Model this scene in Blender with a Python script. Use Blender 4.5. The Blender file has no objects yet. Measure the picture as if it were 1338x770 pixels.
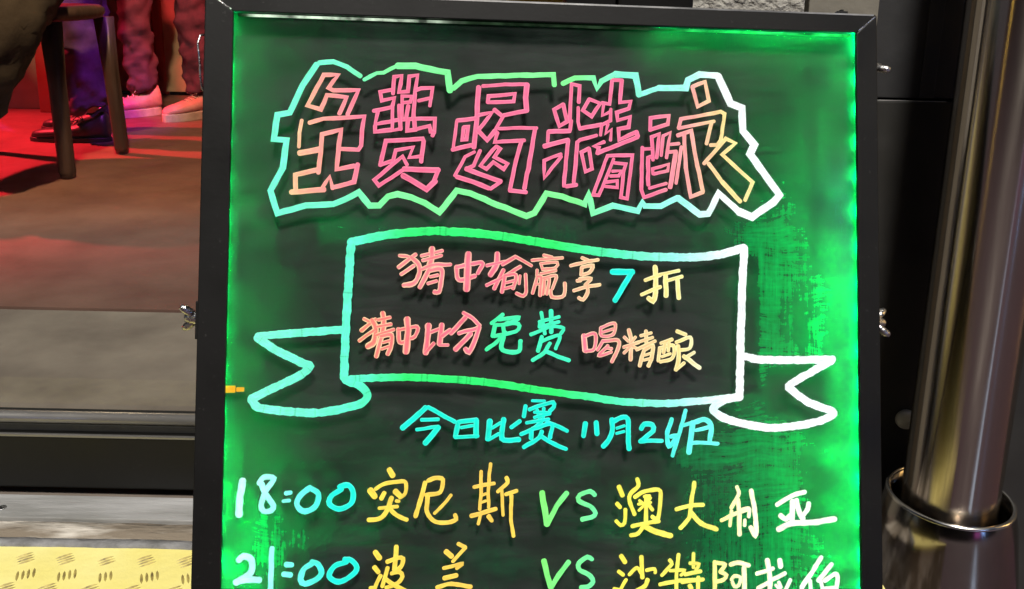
import bpy, bmesh, math, random
from mathutils import Vector, Matrix, noise, Quaternion
random.seed(7)
R = math.radians
S = bpy.context.scene
COL = S.collection

# ------------------------------------------------------------------ camera
F_PX, PX0, PY0 = 1200.0, 669.0, 250.0          # focal length and principal point of the 1338 px wide photograph
PITCH, ROLL, EYE = R(13.2), R(1.2), Vector((0, 0, 0.62))
_s, _c = math.sin(PITCH), math.cos(PITCH)
DIR = Vector((0, _c, -_s))
_u0 = Vector((0, _s, _c)); _r0 = Vector((1, 0, 0))
RIGHT = _r0 * math.cos(ROLL) + _u0 * math.sin(ROLL)
UP = _u0 * math.cos(ROLL) - _r0 * math.sin(ROLL)
cam_data = bpy.data.cameras.new('camera'); cam = bpy.data.objects.new('camera', cam_data); COL.objects.link(cam)
cam.matrix_world = Matrix(((RIGHT.x, UP.x, -DIR.x, EYE.x), (RIGHT.y, UP.y, -DIR.y, EYE.y), (RIGHT.z, UP.z, -DIR.z, EYE.z), (0, 0, 0, 1)))
cam_data.sensor_width = 36.0; cam_data.lens = 36.0 * F_PX / 1338.0
cam_data.shift_y = -(385.0 - PY0) / 1338.0
cam_data.clip_start = 0.02; cam_data.clip_end = 400.0
S.camera = cam

# ------------------------------------------------------------------ world, key light, exposure (night street)
SUN_EL, SUN_AZ = R(57), R(9)                    # the street light's direction: high, behind the viewer, a little to the right
sun_dir = Vector((math.sin(SUN_AZ) * math.cos(SUN_EL), -math.cos(SUN_AZ) * math.cos(SUN_EL), math.sin(SUN_EL)))
w = bpy.data.worlds.new('World'); S.world = w; w.use_nodes = True
nt = w.node_tree; nt.nodes.clear()
sky = nt.nodes.new('ShaderNodeTexSky'); sky.sky_type = 'NISHITA'; sky.sun_disc = False
sky.sun_elevation = SUN_EL; sky.sun_rotation = math.pi - SUN_AZ
bg = nt.nodes.new('ShaderNodeBackground'); bg.inputs['Strength'].default_value = 0.022
wo = nt.nodes.new('ShaderNodeOutputWorld')
nt.links.new(sky.outputs[0], bg.inputs[0]); nt.links.new(bg.outputs[0], wo.inputs[0])
sd = bpy.data.lights.new('sun', 'SUN'); sd.energy = 4.3; sd.angle = R(9); sd.color = (1.0, 0.95, 0.86)
so = bpy.data.objects.new('sun', sd); COL.objects.link(so); so.location = (1, -6, 9)
so.rotation_euler = sun_dir.to_track_quat('Z', 'Y').to_euler()
S.view_settings.view_transform = 'Standard'; S.view_settings.look = 'None'
S.view_settings.exposure = 0.0; S.view_settings.gamma = 1.0; S.view_settings.use_curve_mapping = False

# ------------------------------------------------------------------ helpers
def lin(c):
    return tuple(((v / 255.0) / 12.92 if v / 255.0 <= 0.04045 else ((v / 255.0 + 0.055) / 1.055) ** 2.4) for v in c)

class NT:
    def __init__(s, name):
        s.m = bpy.data.materials.new(name); s.m.use_nodes = True; s.t = s.m.node_tree; s.t.nodes.clear()
        s.out = s.n('ShaderNodeOutputMaterial')
    def n(s, k, **kw):
        x = s.t.nodes.new(k)
        for a, b in kw.items(): setattr(x, a, b)
        return x
    def l(s, a, b): s.t.links.new(a, b)
    def val(s, node, **kw):
        for k, v in kw.items(): node.inputs[k.replace('_', ' ')].default_value = v
        return node
    def coords(s, scale=(1, 1, 1)):
        tc = s.n('ShaderNodeTexCoord'); mp = s.n('ShaderNodeMapping'); mp.inputs['Scale'].default_value = scale
        s.l(tc.outputs['Object'], mp.inputs['Vector']); return mp.outputs['Vector']
    def noise(s, vec, scale, detail=5, rough=.55):
        x = s.n('ShaderNodeTexNoise'); x.inputs['Scale'].default_value = scale
        x.inputs['Detail'].default_value = detail; x.inputs['Roughness'].default_value = rough
        s.l(vec, x.inputs['Vector']); return x.outputs['Fac']
    def ramp(s, fac, stops):
        x = s.n('ShaderNodeValToRGB'); e = x.color_ramp.elements
        e[0].position, e[0].color = stops[0][0], (*stops[0][1], 1)
        e[1].position, e[1].color = stops[-1][0], (*stops[-1][1], 1)
        for p, c in stops[1:-1]:
            q = e.new(p); q.color = (*c, 1)
        s.l(fac, x.inputs[0]); return x.outputs[0]

def mat(name, c1, c2=None, rough=.6, metal=0., scale=12., bump=0., bscale=None, spec=.5, stretch=(1, 1, 1), rvar=.1, aniso=None, detail=5, coat=0., lo=.3, hi=.7):
    N = NT(name); v = N.coords(stretch); f = N.noise(v, scale, detail)
    c2 = c2 or tuple(x * .8 for x in c1)
    b = N.n('ShaderNodeBsdfPrincipled')
    N.l(N.ramp(f, [(lo, c2), (hi, c1)]), b.inputs['Base Color'])
    b.inputs['Metallic'].default_value = metal; b.inputs['Specular IOR Level'].default_value = spec
    b.inputs['Coat Weight'].default_value = coat
    f2 = N.noise(v, scale * 3.1, 4)
    N.l(N.ramp(f2, [(.3, (max(rough - rvar, .02),) * 3), (.7, (min(rough + rvar, 1),) * 3)]), b.inputs['Roughness'])
    if bump:
        bp = N.n('ShaderNodeBump'); bp.inputs['Strength'].default_value = bump; bp.inputs['Distance'].default_value = .01
        N.l(N.noise(v, bscale or scale * 4, 6), bp.inputs['Height']); N.l(bp.outputs[0], b.inputs['Normal'])
    if aniso is not None:
        tg = N.n('ShaderNodeTangent', direction_type='RADIAL', axis='Z'); N.l(tg.outputs[0], b.inputs['Tangent'])
        b.inputs['Anisotropic'].default_value = aniso[0]; b.inputs['Anisotropic Rotation'].default_value = aniso[1]
    N.l(b.outputs[0], N.out.inputs[0]); return N.m

def dusty_black(name, c, dust, rough):
    N = NT(name); v = N.coords(); b = N.n('ShaderNodeBsdfPrincipled')
    f1 = N.noise(v, 260, 3, .5); f2 = N.noise(v, 9, 6); sc = N.noise(N.coords((6, 220, 220)), 3, 4)
    k1 = N.ramp(f1, [(.66, (0, 0, 0)), (.76, (1, 1, 1))]); k2 = N.ramp(f2, [(.40, (0, 0, 0)), (.72, (1, 1, 1))]); k3 = N.ramp(sc, [(.68, (0, 0, 0)), (.74, (.5, .5, .5))])
    m1 = N.n('ShaderNodeMath', operation='MULTIPLY'); N.l(k1, m1.inputs[0]); N.l(k2, m1.inputs[1])
    m0 = N.n('ShaderNodeMath', operation='MULTIPLY'); N.l(k3, m0.inputs[0]); N.l(k2, m0.inputs[1])
    m2 = N.n('ShaderNodeMath', operation='ADD', use_clamp=True); N.l(m1.outputs[0], m2.inputs[0]); N.l(m0.outputs[0], m2.inputs[1])
    mx = N.n('ShaderNodeMixRGB'); N.l(m2.outputs[0], mx.inputs[0]); mx.inputs[1].default_value = (*c, 1); mx.inputs[2].default_value = (*dust, 1)
    b.inputs['Specular IOR Level'].default_value = .28; N.l(mx.outputs[0], b.inputs['Base Color']); N.l(N.ramp(f2, [(.3, (rough - .1,) * 3), (.7, (rough + .15,) * 3)]), b.inputs['Roughness'])
    bp = N.n('ShaderNodeBump'); bp.inputs['Strength'].default_value = .02; bp.inputs['Distance'].default_value = .004; N.l(f1, bp.inputs['Height']); N.l(bp.outputs[0], b.inputs['Normal'])
    N.l(b.outputs[0], N.out.inputs[0]); return N.m

def emit(name, col, strength):
    N = NT(name); e = N.n('ShaderNodeEmission'); e.inputs[0].default_value = (*col, 1); e.inputs[1].default_value = strength
    N.l(e.outputs[0], N.out.inputs[0]); return N.m

def glass_mat(name, tint=(1, 1, 1), ior=1.35, haze=0.0):
    N = NT(name); tr = N.n('ShaderNodeBsdfTransparent'); tr.inputs[0].default_value = (*tint, 1)
    gl = N.n('ShaderNodeBsdfGlossy'); gl.inputs['Roughness'].default_value = .03
    fr = N.n('ShaderNodeFresnel'); fr.inputs[0].default_value = ior
    ge = N.n('ShaderNodeNewGeometry'); iv = N.n('ShaderNodeMath', operation='SUBTRACT'); iv.inputs[0].default_value = 1; N.l(ge.outputs['Backfacing'], iv.inputs[1])
    fm = N.n('ShaderNodeMath', operation='MULTIPLY'); N.l(fr.outputs[0], fm.inputs[0]); N.l(iv.outputs[0], fm.inputs[1])
    mx = N.n('ShaderNodeMixShader'); N.l(fm.outputs[0], mx.inputs[0]); N.l(tr.outputs[0], mx.inputs[1]); N.l(gl.outputs[0], mx.inputs[2])
    N.l(mx.outputs[0], N.out.inputs[0]); return N.m

def link(name, me, m, parent=None, smooth=False):
    o = bpy.data.objects.new(name, me); COL.objects.link(o)
    if m and not me.materials: me.materials.append(m)
    if smooth:
        for p in me.polygons: p.use_smooth = True
    if parent: o.parent = parent
    return o

def pyd(name, vs, fs, m, parent=None, smooth=False):
    me = bpy.data.meshes.new(name); me.from_pydata([tuple(v) for v in vs], [], fs); me.update()
    return link(name, me, m, parent, smooth)

def from_bm(name, bm, m, parent=None, smooth=False):
    bmesh.ops.recalc_face_normals(bm, faces=bm.faces)
    me = bpy.data.meshes.new(name); bm.to_mesh(me); bm.free(); return link(name, me, m, parent, smooth)

def bm_box(bm, lo, hi, bevel=0., seg=2):
    lo, hi = Vector(lo), Vector(hi)
    r = bmesh.ops.create_cube(bm, size=1); vs = r['verts']
    for v in vs: v.co = Vector((lo[i] + (v.co[i] + .5) * (hi[i] - lo[i]) for i in range(3)))
    if bevel:
        es = list({e for v in vs for e in v.link_edges})
        bmesh.ops.bevel(bm, geom=es, offset=bevel, segments=seg, profile=.6, affect='EDGES')

def box(name, lo, hi, m, parent=None, bevel=0.):
    bm = bmesh.new(); bm_box(bm, lo, hi, bevel); return from_bm(name, bm, m, parent)

def loft(name, rings, m, parent=None, smooth=True, caps=True, closed=True):
    n = len(rings[0]); vs = [p for r in rings for p in r]; fs = []
    for i in range(len(rings) - 1):
        for j in range(n if closed else n - 1):
            k = (j + 1) % n
            fs.append((i * n + j, i * n + k, (i + 1) * n + k, (i + 1) * n + j))
    if caps:
        fs.append(tuple(reversed(range(n)))); fs.append(tuple(range((len(rings) - 1) * n, len(rings) * n)))
    bm = bmesh.new(); bv = [bm.verts.new(v) for v in vs]
    for f in fs:
        try: bm.faces.new([bv[i] for i in f])
        except ValueError: pass
    return from_bm(name, bm, m, parent, smooth)

def lathe(name, prof, m, parent=None, n=48, smooth=True, centre=(0, 0, 0), caps=True):
    c = Vector(centre)
    return loft(name, [[c + Vector((r * math.cos(2 * math.pi * k / n), r * math.sin(2 * math.pi * k / n), z)) for k in range(n)] for r, z in prof], m, parent, smooth, caps)

def tube(name, pts, rad, m, parent=None, n=8):
    pts = [Vector(p) for p in pts]; rings = []
    for i, p in enumerate(pts):
        d = (pts[min(i + 1, len(pts) - 1)] - pts[max(i - 1, 0)]).normalized()
        q = d.to_track_quat('Z', 'Y'); r = rad[i] if isinstance(rad, (list, tuple)) else rad
        rings.append([p + q @ Vector((r * math.cos(2 * math.pi * k / n), r * math.sin(2 * math.pi * k / n), 0)) for k in range(n)])
    return loft(name, rings, m, parent)

def empty(name, loc, label, cat, group=None):
    o = bpy.data.objects.new(name, None); COL.objects.link(o); o.location = loc; o.empty_display_size = .1
    o['label'] = label; o['category'] = cat
    if group: o['group'] = group
    return o

def tag(o, label, cat, group=None):
    o['label'] = label; o['category'] = cat
    if group: o['group'] = group
    return o

def struct(o): o['kind'] = 'structure'; return o

# ------------------------------------------------------------------ materials
M = {}
M['asphalt'] = mat('purple_lit_paving', (.050, .017, .036), (.026, .009, .020), .75, scale=9, bump=.4, bscale=120)  # grey street tinted plum, purple light put into its colour
M['floor'] = mat('polished_concrete', (.20, .112, .088), (.115, .060, .048), .5, lo=.3, hi=.7, scale=3.2, bump=.05, bscale=40, detail=9, rvar=.12)
M['floor_worn'] = mat('worn_concrete', (.225, .19, .16), (.135, .11, .095), .85, spec=.15, lo=.36, hi=.64, scale=4.5, bump=.08, bscale=60, detail=10)
M['black_paint'] = dusty_black('black_paint', (.0050, .0047, .0042), (.02, .019, .017), .46)
M['black_frame'] = dusty_black('black_anodised', (.0036, .0035, .0034), (.030, .030, .028), .5)
M['panel_black'] = mat('black_cladding', (.030, .029, .027), (.020, .0195, .018), .5, scale=5, bump=.05, bscale=70, rvar=.15)
M['panel_grey'] = mat('dark_grey_cladding', (.044, .044, .047), (.028, .028, .029), .5, scale=4, bump=.06, bscale=80, rvar=.12)
M['seam'] = mat('dark_rubber', (.01, .01, .01), (.005, .005, .005), .8, scale=30)
M['alu'] = mat('worn_aluminium', (.56, .56, .57), (.26, .26, .25), .45, metal=.3, lo=.38, hi=.62, scale=8, bump=.2, bscale=60, stretch=(.35, 2, 2), detail=9)
M['bead'] = mat('grey_bead', (.30, .29, .28), (.17, .165, .16), .28, metal=.6, scale=9, stretch=(.2, 1, 1))
M['mortar'] = mat('stained_concrete', (.60, .56, .50), (.20, .165, .125), .9, lo=.46, hi=.60, scale=15, bump=.6, bscale=70, stretch=(.45, 1.6, 1), detail=10)
M['sealant'] = mat('grey_sealant', (.28, .28, .29), (.12, .12, .12), .6, scale=30, bump=.5, bscale=60)
M['yellow'] = mat('yellow_paint', (.86, .80, .34), (.76, .66, .17), .5, scale=6, bump=.12, bscale=90, detail=8)
M['worn_bar'] = mat('worn_tread', (.55, .45, .14), (.17, .13, .05), .6, metal=.1, scale=120, detail=6)
M['steel'] = mat('polished_steel', (.56, .50, .43), (.44, .39, .34), .185, metal=1.0, scale=3, stretch=(8, 8, .4), rvar=.05, aniso=(.95, .25))
M['steel_dome'] = mat('polished_steel_cover', (.45, .42, .38), (.34, .31, .28), .15, metal=1.0, scale=6, rvar=.06)
M['pale_metal'] = mat('pale_zinc', (.75, .74, .70), (.55, .54, .50), .4, metal=.25, scale=50)
M['steel_rim'] = mat('bright_steel_rim', (.80, .78, .74), (.66, .64, .60), .2, metal=1.0, scale=8)
M['chrome'] = mat('zinc_fitting', (.75, .75, .74), (.5, .5, .5), .28, metal=1.0, scale=60, bump=.2)
M['stucco'] = mat('rough_stucco', (.55, .53, .48), (.30, .28, .25), .9, scale=40, bump=1.0, bscale=110, detail=8)
M['beige'] = mat('beige_render', (.24, .22, .18), (.17, .155, .125), .85, scale=7, bump=.15, bscale=60)
M['wall'] = mat('interior_wall', (.30, .26, .22), (.2, .17, .14), .85, scale=3, bump=.1, bscale=40)
M['ceiling'] = mat('dark_ceiling', (.06, .06, .06), (.04, .04, .04), .9, scale=3)
M['counter'] = mat('counter_front', (.42, .36, .28), (.28, .23, .17), .7, scale=5, bump=.1, bscale=60)
M['dark_wood'] = mat('dark_stained_wood', (.075, .05, .042), (.035, .024, .02), .45, scale=10, stretch=(4, 4, .5), bump=.08, bscale=40)
M['red_paint'] = mat('red_lacquer', (.35, .05, .045), (.22, .03, .03), .45, scale=8)
M['glass'] = glass_mat('door_glass', (.96, .97, .96), 1.35)
M['purple_cloth'] = mat('plum_trousers', (.075, .028, .075), (.035, .014, .042), .9, scale=18, bump=.5, bscale=9, detail=6)
M['indigo_cloth'] = mat('indigo_trousers', (.10, .035, .075), (.05, .018, .045), .9, scale=14, bump=.6, bscale=10, detail=6)
M['black_cloth'] = mat('black_olive_trousers', (.040, .037, .028), (.020, .018, .014), .92, scale=10, bump=.7, bscale=8, detail=6)
M['shirt'] = mat('dark_shirt', (.05, .05, .06), (.03, .03, .04), .9, scale=12)
M['skin'] = mat('skin', (.50, .32, .24), (.42, .26, .19), .55, scale=14)
M['hair'] = mat('black_hair', (.02, .016, .014), (.01, .009, .008), .5, scale=30, stretch=(3, 3, .4))
M['leather'] = mat('black_leather', (.018, .014, .014), (.010, .008, .008), .5, scale=20, bump=.15, bscale=50)
M['sneaker'] = mat('pale_sneaker', (.60, .34, .33), (.46, .22, .22), .65, scale=22, bump=.2, bscale=60)
M['sole'] = mat('rubber_sole', (.60, .52, .46), (.42, .36, .32), .7, scale=30)
M['lace'] = mat('shoe_lace', (.6, .5, .48), (.4, .3, .3), .8, scale=60)
M['crate'] = mat('yellow_crate', (.72, .48, .02), (.55, .34, .01), .5, scale=10)
M['brownbox'] = mat('red_brown_box', (.20, .055, .03), (.12, .03, .02), .7, scale=8)
M['pale_bottle'] = mat('pale_green_glass', (.45, .47, .22), (.3, .33, .14), .25, scale=12)
M['brick_far'] = mat('dark_brick', (.10, .06, .05), (.05, .035, .03), .85, scale=5)

# ------------------------------------------------------------------ the setting
STREET = -0.19
def sheet(name, x0, x1, y0, y1, z, m, t=.02):
    return struct(box(name, (x0, y0, z - t), (x1, y1, z), m))
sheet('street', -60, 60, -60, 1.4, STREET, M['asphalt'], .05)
# raised doorstep, indoor floor in three pours
struct(box('doorstep', (-6, .705, STREET + .001), (.400, .9835, -.0065), M['mortar']))
sheet('floor', -6, 4, 1.605, 7.0, 0.004, M['floor'], .15)
sheet('floor_threshold', -6, .386, .99, 1.601, 0.0, M['floor_worn'], .15)
struct(box('back_wall', (-6.2, 7.0, 0), (4.2, 7.2, 3.0), M['wall']))
struct(box('side_wall', (-6.2, 1.1, 0), (-6.0, 7.0, 3.0), M['wall']))
struct(box('side_wall', (4.0, 1.2, 0), (4.2, 7.0, 3.0), M['wall']))
struct(box('ceiling', (-6.2, .98, 2.75), (4.2, 7.2, 2.95), M['ceiling']))
struct(box('facade_lintel', (-6.2, .985, 2.10), (4.2, 1.15, 5.0), M['panel_black']))
YD = 0.9866

# tread plate on the doorstep with its raised bars
tp = empty('tread_plate', (0, .80, 0), 'worn yellow checker tread plate on the doorstep below the glass door', 'tread plate')
def tp_child(o): o.parent = tp; o.matrix_parent_inverse = Matrix.Translation((0, -.80, 0)); return o
tp_child(box('plate', (-3.0, .700, -.006), (.402, .892, 0.0), M['yellow'], bevel=.0015))
bm = bmesh.new(); P = .0432
for iy in range(-1, 6):
    for ix in range(-36, 30):
        for odd in (0, 1):
            cx = ix * P + odd * .0140 + .004 + iy * .006; cy = .868 - iy * .0500 - odd * .0265
            if not (.712 < cy < .882) or not (-1.4 < cx < .39): continue
            ang = R(36) if not odd else R(112)
            for b in range(4):
                off = (b - 1.5) * (.0052 if odd else .0046)
                if random.random() < .03: continue
                L, Wd, Hh = .0094, .0017, .0016
                ca, sa = math.cos(ang), math.sin(ang)
                prof = [(-1, 0), (-.55, .8), (.0, 1), (.55, .8), (1, 0)]
                vs = []
                for t, k in prof:
                    for sgn in (-1, 1):
                        x = t * L; y = off + sgn * Wd * (k + .05)
                        vs.append(bm.verts.new((cx + ca * x - sa * y, cy + sa * x + ca * y, -.0002)))
                    y = off; x = t * L
                    vs.append(bm.verts.new((cx + ca * x - sa * y, cy + sa * x + ca * y, Hh * k - .0001)))
                for q in range(4):
                    a = q * 3; c = a + 3
                    bm.faces.new((vs[a], vs[c], vs[c + 2], vs[a + 2])); bm.faces.new((vs[a + 2], vs[c + 2], vs[c + 1], vs[a + 1]))
tb = tp_child(from_bm('tread_bars', bm, M['worn_bar'])); tb['kind'] = 'stuff'
# strips between plate and door: sealant, mortar, aluminium sill
def wavy(name, x0, x1, y0, y1, z0, z1, amp, m, seed):
    rings = []; n = 260
    for i in range(n + 1):
        x = x0 + (x1 - x0) * i / n
        a = amp * (noise.noise(Vector((x * 14, seed, 0))) + .5 * noise.noise(Vector((x * 55, seed, 2)))); b = amp * (noise.noise(Vector((x * 11, seed + 5, 0))) + .5 * noise.noise(Vector((x * 60, seed + 7, 2))))
        zz = z1 + amp * .4 * noise.noise(Vector((x * 25, seed + 9, 0)))
        rings.append([Vector((x, y0 + a, z0)), Vector((x, y1 + b, z0)), Vector((x, y1 + b - .0015, zz)), Vector((x, (y0 + y1) / 2, zz + amp * .3)), Vector((x, y0 + a + .0015, zz))])
    return loft(name, rings, m, None, True)
tag(wavy('sealant_strip', -3, .402, .888, .9025, -.006, .003, .0022, M['sealant'], 3), 'crumbling grey sealant strip along the yellow plate edge', 'sealant')
tag(wavy('mortar_strip', -3, .402, .901, .937, -.006, .001, .003, M['mortar'], 11), 'stained concrete strip between sill and grey sealant', 'mortar')
sill = empty('door_sill', (0, .955, 0), 'scratched aluminium sill strip under the black door rail', 'sill')
o = box('sill_strip', (-3, -.0205, -.006), (.186, .0265, .006), M['alu'], sill, .0015)
for x in (-.585, -1.2, .1, -.35): lathe('screw', [(.0001, .0062), (.003, .0062), (.0042, .0068), (.005, .006)], M['chrome'], sill, 16, centre=(x, -.002, .0))

# glass door
door = empty('glass_door', (-1.9, YD, 0), 'large glass shop door in a black frame with glossy bottom rail', 'door')
def dbox(name, lo, hi, m, bv=.002, parent=None):
    o = box(name, lo, hi, m, None, bv); o.parent = parent or door; o.matrix_parent_inverse = Matrix.Translation((1.9, -YD, 0)); return o
dbox('bottom_rail', (-3.9, YD, .012), (.10, YD + .05, .083), M['black_paint'], .0025)
dbox('rail_cap', (-3.9, YD + .006, .0832), (.10, YD + .046, .093), M['seam'], .0015)
dbox('highlight_trim', (-3.9, YD - .0018, .0795), (.10, YD + .004, .0828), M['bead'], .0008)
rings = []
for x in (-3.9, .10):
    rings.append([Vector((x, YD + .012 + .008 * math.cos(a), .0985 + .0075 * math.sin(a))) for a in [2 * math.pi * k / 14 for k in range(14)]])
o = loft('glazing_bead', rings, M['bead']); o.parent = door; o.matrix_parent_inverse = Matrix.Translation((1.9, -YD, 0))
dbox('glass_pane', (-3.84, YD + .021, .094), (.06, YD + .029, 2.04), M['glass'], 0)
dbox('stile', (.052, YD, .094), (.105, YD + .05, 2.09), M['black_paint']); dbox('stile', (-3.9, YD, .094), (-3.838, YD + .05, 2.09), M['black_paint'])
dbox('top_rail', (-3.838, YD, 2.035), (.052, YD + .05, 2.095), M['black_paint'])

# facade to the right of the door
tag(box('door_jamb', (.107, YD - .004, 0), (.186, 1.10, 2.099), M['black_paint'], bevel=.003), 'black steel door jamb between glass door and stucco pillar', 'door jamb')
tag(box('stucco_pillar', (.188, YD + .012, 0), (.308, 1.12, 2.099), M['stucco'], bevel=.003), 'pale pillar with coarse stucco behind the menu board', 'pillar')
tag(box('rendered_post', (.313, YD + .015, 0), (.388, 1.12, 2.099), M['beige'], bevel=.002), 'smooth beige rendered strip beside the stucco pillar', 'post')
YP = 1.06
cl = empty('wall_cladding', (.6, YP, 0), 'black metal wall cladding behind the steel post', 'cladding')
def cbox(name, lo, hi, m, bv=.0015):
    o = box(name, lo, hi, m, None, bv); o.parent = cl; o.matrix_parent_inverse = Matrix.Translation((-.6, -YP, 0)); return o
cbox('panel', (.402, YP - .006, STREET), (.5400, YP + .03, .4885), M['panel_black'])
cbox('seam_highlight', (.402, YP - .0058, .4886), (.4975, YP - .0040, .4896), M['alu'], .0002)  # pale strip painting the highlight on the lower panel's top edge
cbox('panel', (.390, YP, .4915), (.5400, YP + .03, 2.098), M['panel_grey'])
cbox('reflection_strip', (.466, YP - .004, .4920), (.4835, YP - .0005, 2.09), M['panel_grey'], .001)  # raised strip added in place of a pale reflection on the panel
cbox('panel', (.5420, YP - .02, STREET), (1.6, YP + .03, 2.098), M['panel_black'])
cbox('panel', (1.602, YP - .02, STREET), (4.0, YP + .03, 2.098), M['panel_black'])
cbox('backing', (.390, YP + .031, STREET), (4.0, YP + .10, 2.095), M['seam'], 0)

# round lock with a key on the cladding
lk = empty('door_lock', (.4965, YP - .006, .092), 'small round silver lock with hanging lever on the black cladding', 'lock')
o = lathe('escutcheon', [(.0001, .009), (.008, .0088), (.0115, .0065), (.0125, .003), (.0125, 0)], M['pale_metal'], lk, 32); o.rotation_euler = (R(90), 0, 0)
o = tube('lever', [(.003, -.009, 0), (.006, -.012, -.008), (.006, -.012, -.026)], [.003, .0042, .0048], M['pale_metal'], lk, 10)

# steel post with cover
PXc, PYc = .513, .955
post = empty('steel_post', (PXc, PYc, STREET), 'polished stainless steel round post beside the menu board', 'post')
lathe('tube', [(.0515, .0), (.0515, 2.8)], M['steel'], post, 96, caps=False)
lathe('base_cover', [(.112, .0), (.110, .006), (.100, .03), (.092, .07), (.085, .12), (.079, .17), (.0735, .212), (.0690, .2335), (.0682, .2350), (.0648, .2350), (.0642, .215), (.0642, .12)], M['steel_dome'], post, 96, caps=False)
lathe('rim', [(.0642, .2345), (.0640, .2362), (.0652, .2378), (.0672, .2378), (.0690, .2366), (.0692, .2345)], M['steel_rim'], post, 96, caps=False)

# ------------------------------------------------------------------ the menu board
# board frame: x right, y up, z towards the viewer; origin = middle of the panel's upper edge
BM = Matrix(((0.9934192, -0.01287303, 0.11380938, 0.03642775), (0.11296261, 0.27421201, -0.95501164, 0.83547739), (-0.018914, 0.9615831, 0.27386164, 0.57871633), (0, 0, 0, 1)))
HB = .80                                         # panel height down to the street
board = empty('menu_board', (0, 0, 0), 'black framed fluorescent LED menu board with glowing handwritten text leaning on the doorstep', 'menu board')
board.matrix_world = BM
ZF, ZB = .0060, -.030
def rail(name, poly, m=None):
    # poly: outline (x,y) of the rail seen from the front; bevelled prism from ZB to ZF
    bm = bmesh.new(); lo = [bm.verts.new((x, y, ZB)) for x, y in poly]; hi = [bm.verts.new((x, y, ZF)) for x, y in poly]; n = len(poly)
    bm.faces.new(lo[::-1]); bm.faces.new(hi)
    for i in range(n): bm.faces.new((lo[i], lo[(i + 1) % n], hi[(i + 1) % n], hi[i]))
    bmesh.ops.bevel(bm, geom=list(bm.edges), offset=.0011, segments=2, profile=.6, affect='EDGES')
    return from_bm(name, bm, m or M['black_frame'], board)
L, Rr, Tt, Bb = .0240, .0200, .0175, .024
g_ = .0003
# each rail: a front lip framing the opening and a body set back behind it, one mesh
def rail2(name, lip, body):
    bm = bmesh.new()
    for poly, z0, z1 in ((lip, .0012, ZF), (body, ZB, .0011)):
        lo = [bm.verts.new((x, y, z0)) for x, y in poly]; hi = [bm.verts.new((x, y, z1)) for x, y in poly]; n = len(poly)
        fs_ = [bm.faces.new(lo[::-1]), bm.faces.new(hi)] + [bm.faces.new((lo[i], lo[(i + 1) % n], hi[(i + 1) % n], hi[i])) for i in range(n)]
        bmesh.ops.bevel(bm, geom=list({e for f in fs_ for e in f.edges}), offset=.0009, segments=2, profile=.6, affect='EDGES')
    return from_bm(name, bm, M['black_frame'], board)
IN = .0125                                       # the body sits this far behind the lip's edge
rail2('top_rail', [(-.28 - L + g_, Tt), (.28 + Rr - g_, Tt), (.28, .0), (-.28, .0)], [(-.28 - L + g_, Tt), (.28 + Rr - g_, Tt), (.28 + IN, IN), (-.28 - IN, IN)])
for sx, e in ((-1, L), (1, Rr)):
    q = lambda pts: [(sx * x, y) for x, y in (pts if sx > 0 else pts[::-1])]
    rail2('side_rail', q([(.28 + e, Tt - g_), (.28 + g_, -g_), (.28 + g_, -HB + g_), (.28 + e, -HB - Bb + g_)][::-1]), q([(.28 + e, Tt - g_), (.28 + IN, IN - g_), (.28 + IN, -HB - IN + g_), (.28 + e, -HB - Bb + g_)][::-1]))
rail2('bottom_rail', [(-.28, -HB), (.28, -HB), (.28 + Rr - g_, -HB - Bb), (-.28 - L + g_, -HB - Bb)], [(-.28 - IN, -HB - IN), (.28 + IN, -HB - IN), (.28 + Rr - g_, -HB - Bb), (-.28 - L + g_, -HB - Bb)])
# bare bright mitre joints at the upper corners
for sx, e in ((-1, L), (1, Rr)):
    a = Vector((sx * (.28 + .002), .002, ZF + .0002)); b = Vector((sx * (.28 + e - .002), Tt - .002, ZF + .0002)); d = (b - a).normalized(); nrm = Vector((-d.y, d.x, 0)) * .00045
    pyd('mitre_joint', [a - nrm, a + nrm, b + nrm, b - nrm, a - nrm - Vector((0, 0, .002)), a + nrm - Vector((0, 0, .002)), b + nrm - Vector((0, 0, .002)), b - nrm - Vector((0, 0, .002))], [(0, 3, 2, 1), (0, 1, 5, 4), (1, 2, 6, 5), (2, 3, 7, 6), (3, 0, 4, 7)], M['chrome'], board)
# thin bright top edge
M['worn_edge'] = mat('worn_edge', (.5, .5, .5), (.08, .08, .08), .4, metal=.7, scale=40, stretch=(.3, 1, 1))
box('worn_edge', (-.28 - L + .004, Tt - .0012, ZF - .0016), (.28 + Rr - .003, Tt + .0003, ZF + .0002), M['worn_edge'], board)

# dark backing sheet at the rear of the light box
DB = -.0138
M['backing'] = mat('dark_backing', (.017, .0172, .0175), (.011, .0112, .0115), .6, scale=9, bump=.03, bscale=60, rvar=.1, spec=.25)
box('backing_sheet', (-.2927, -HB - .0127, DB - .004), (.2927, .0127, DB), M['backing'], board)

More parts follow.
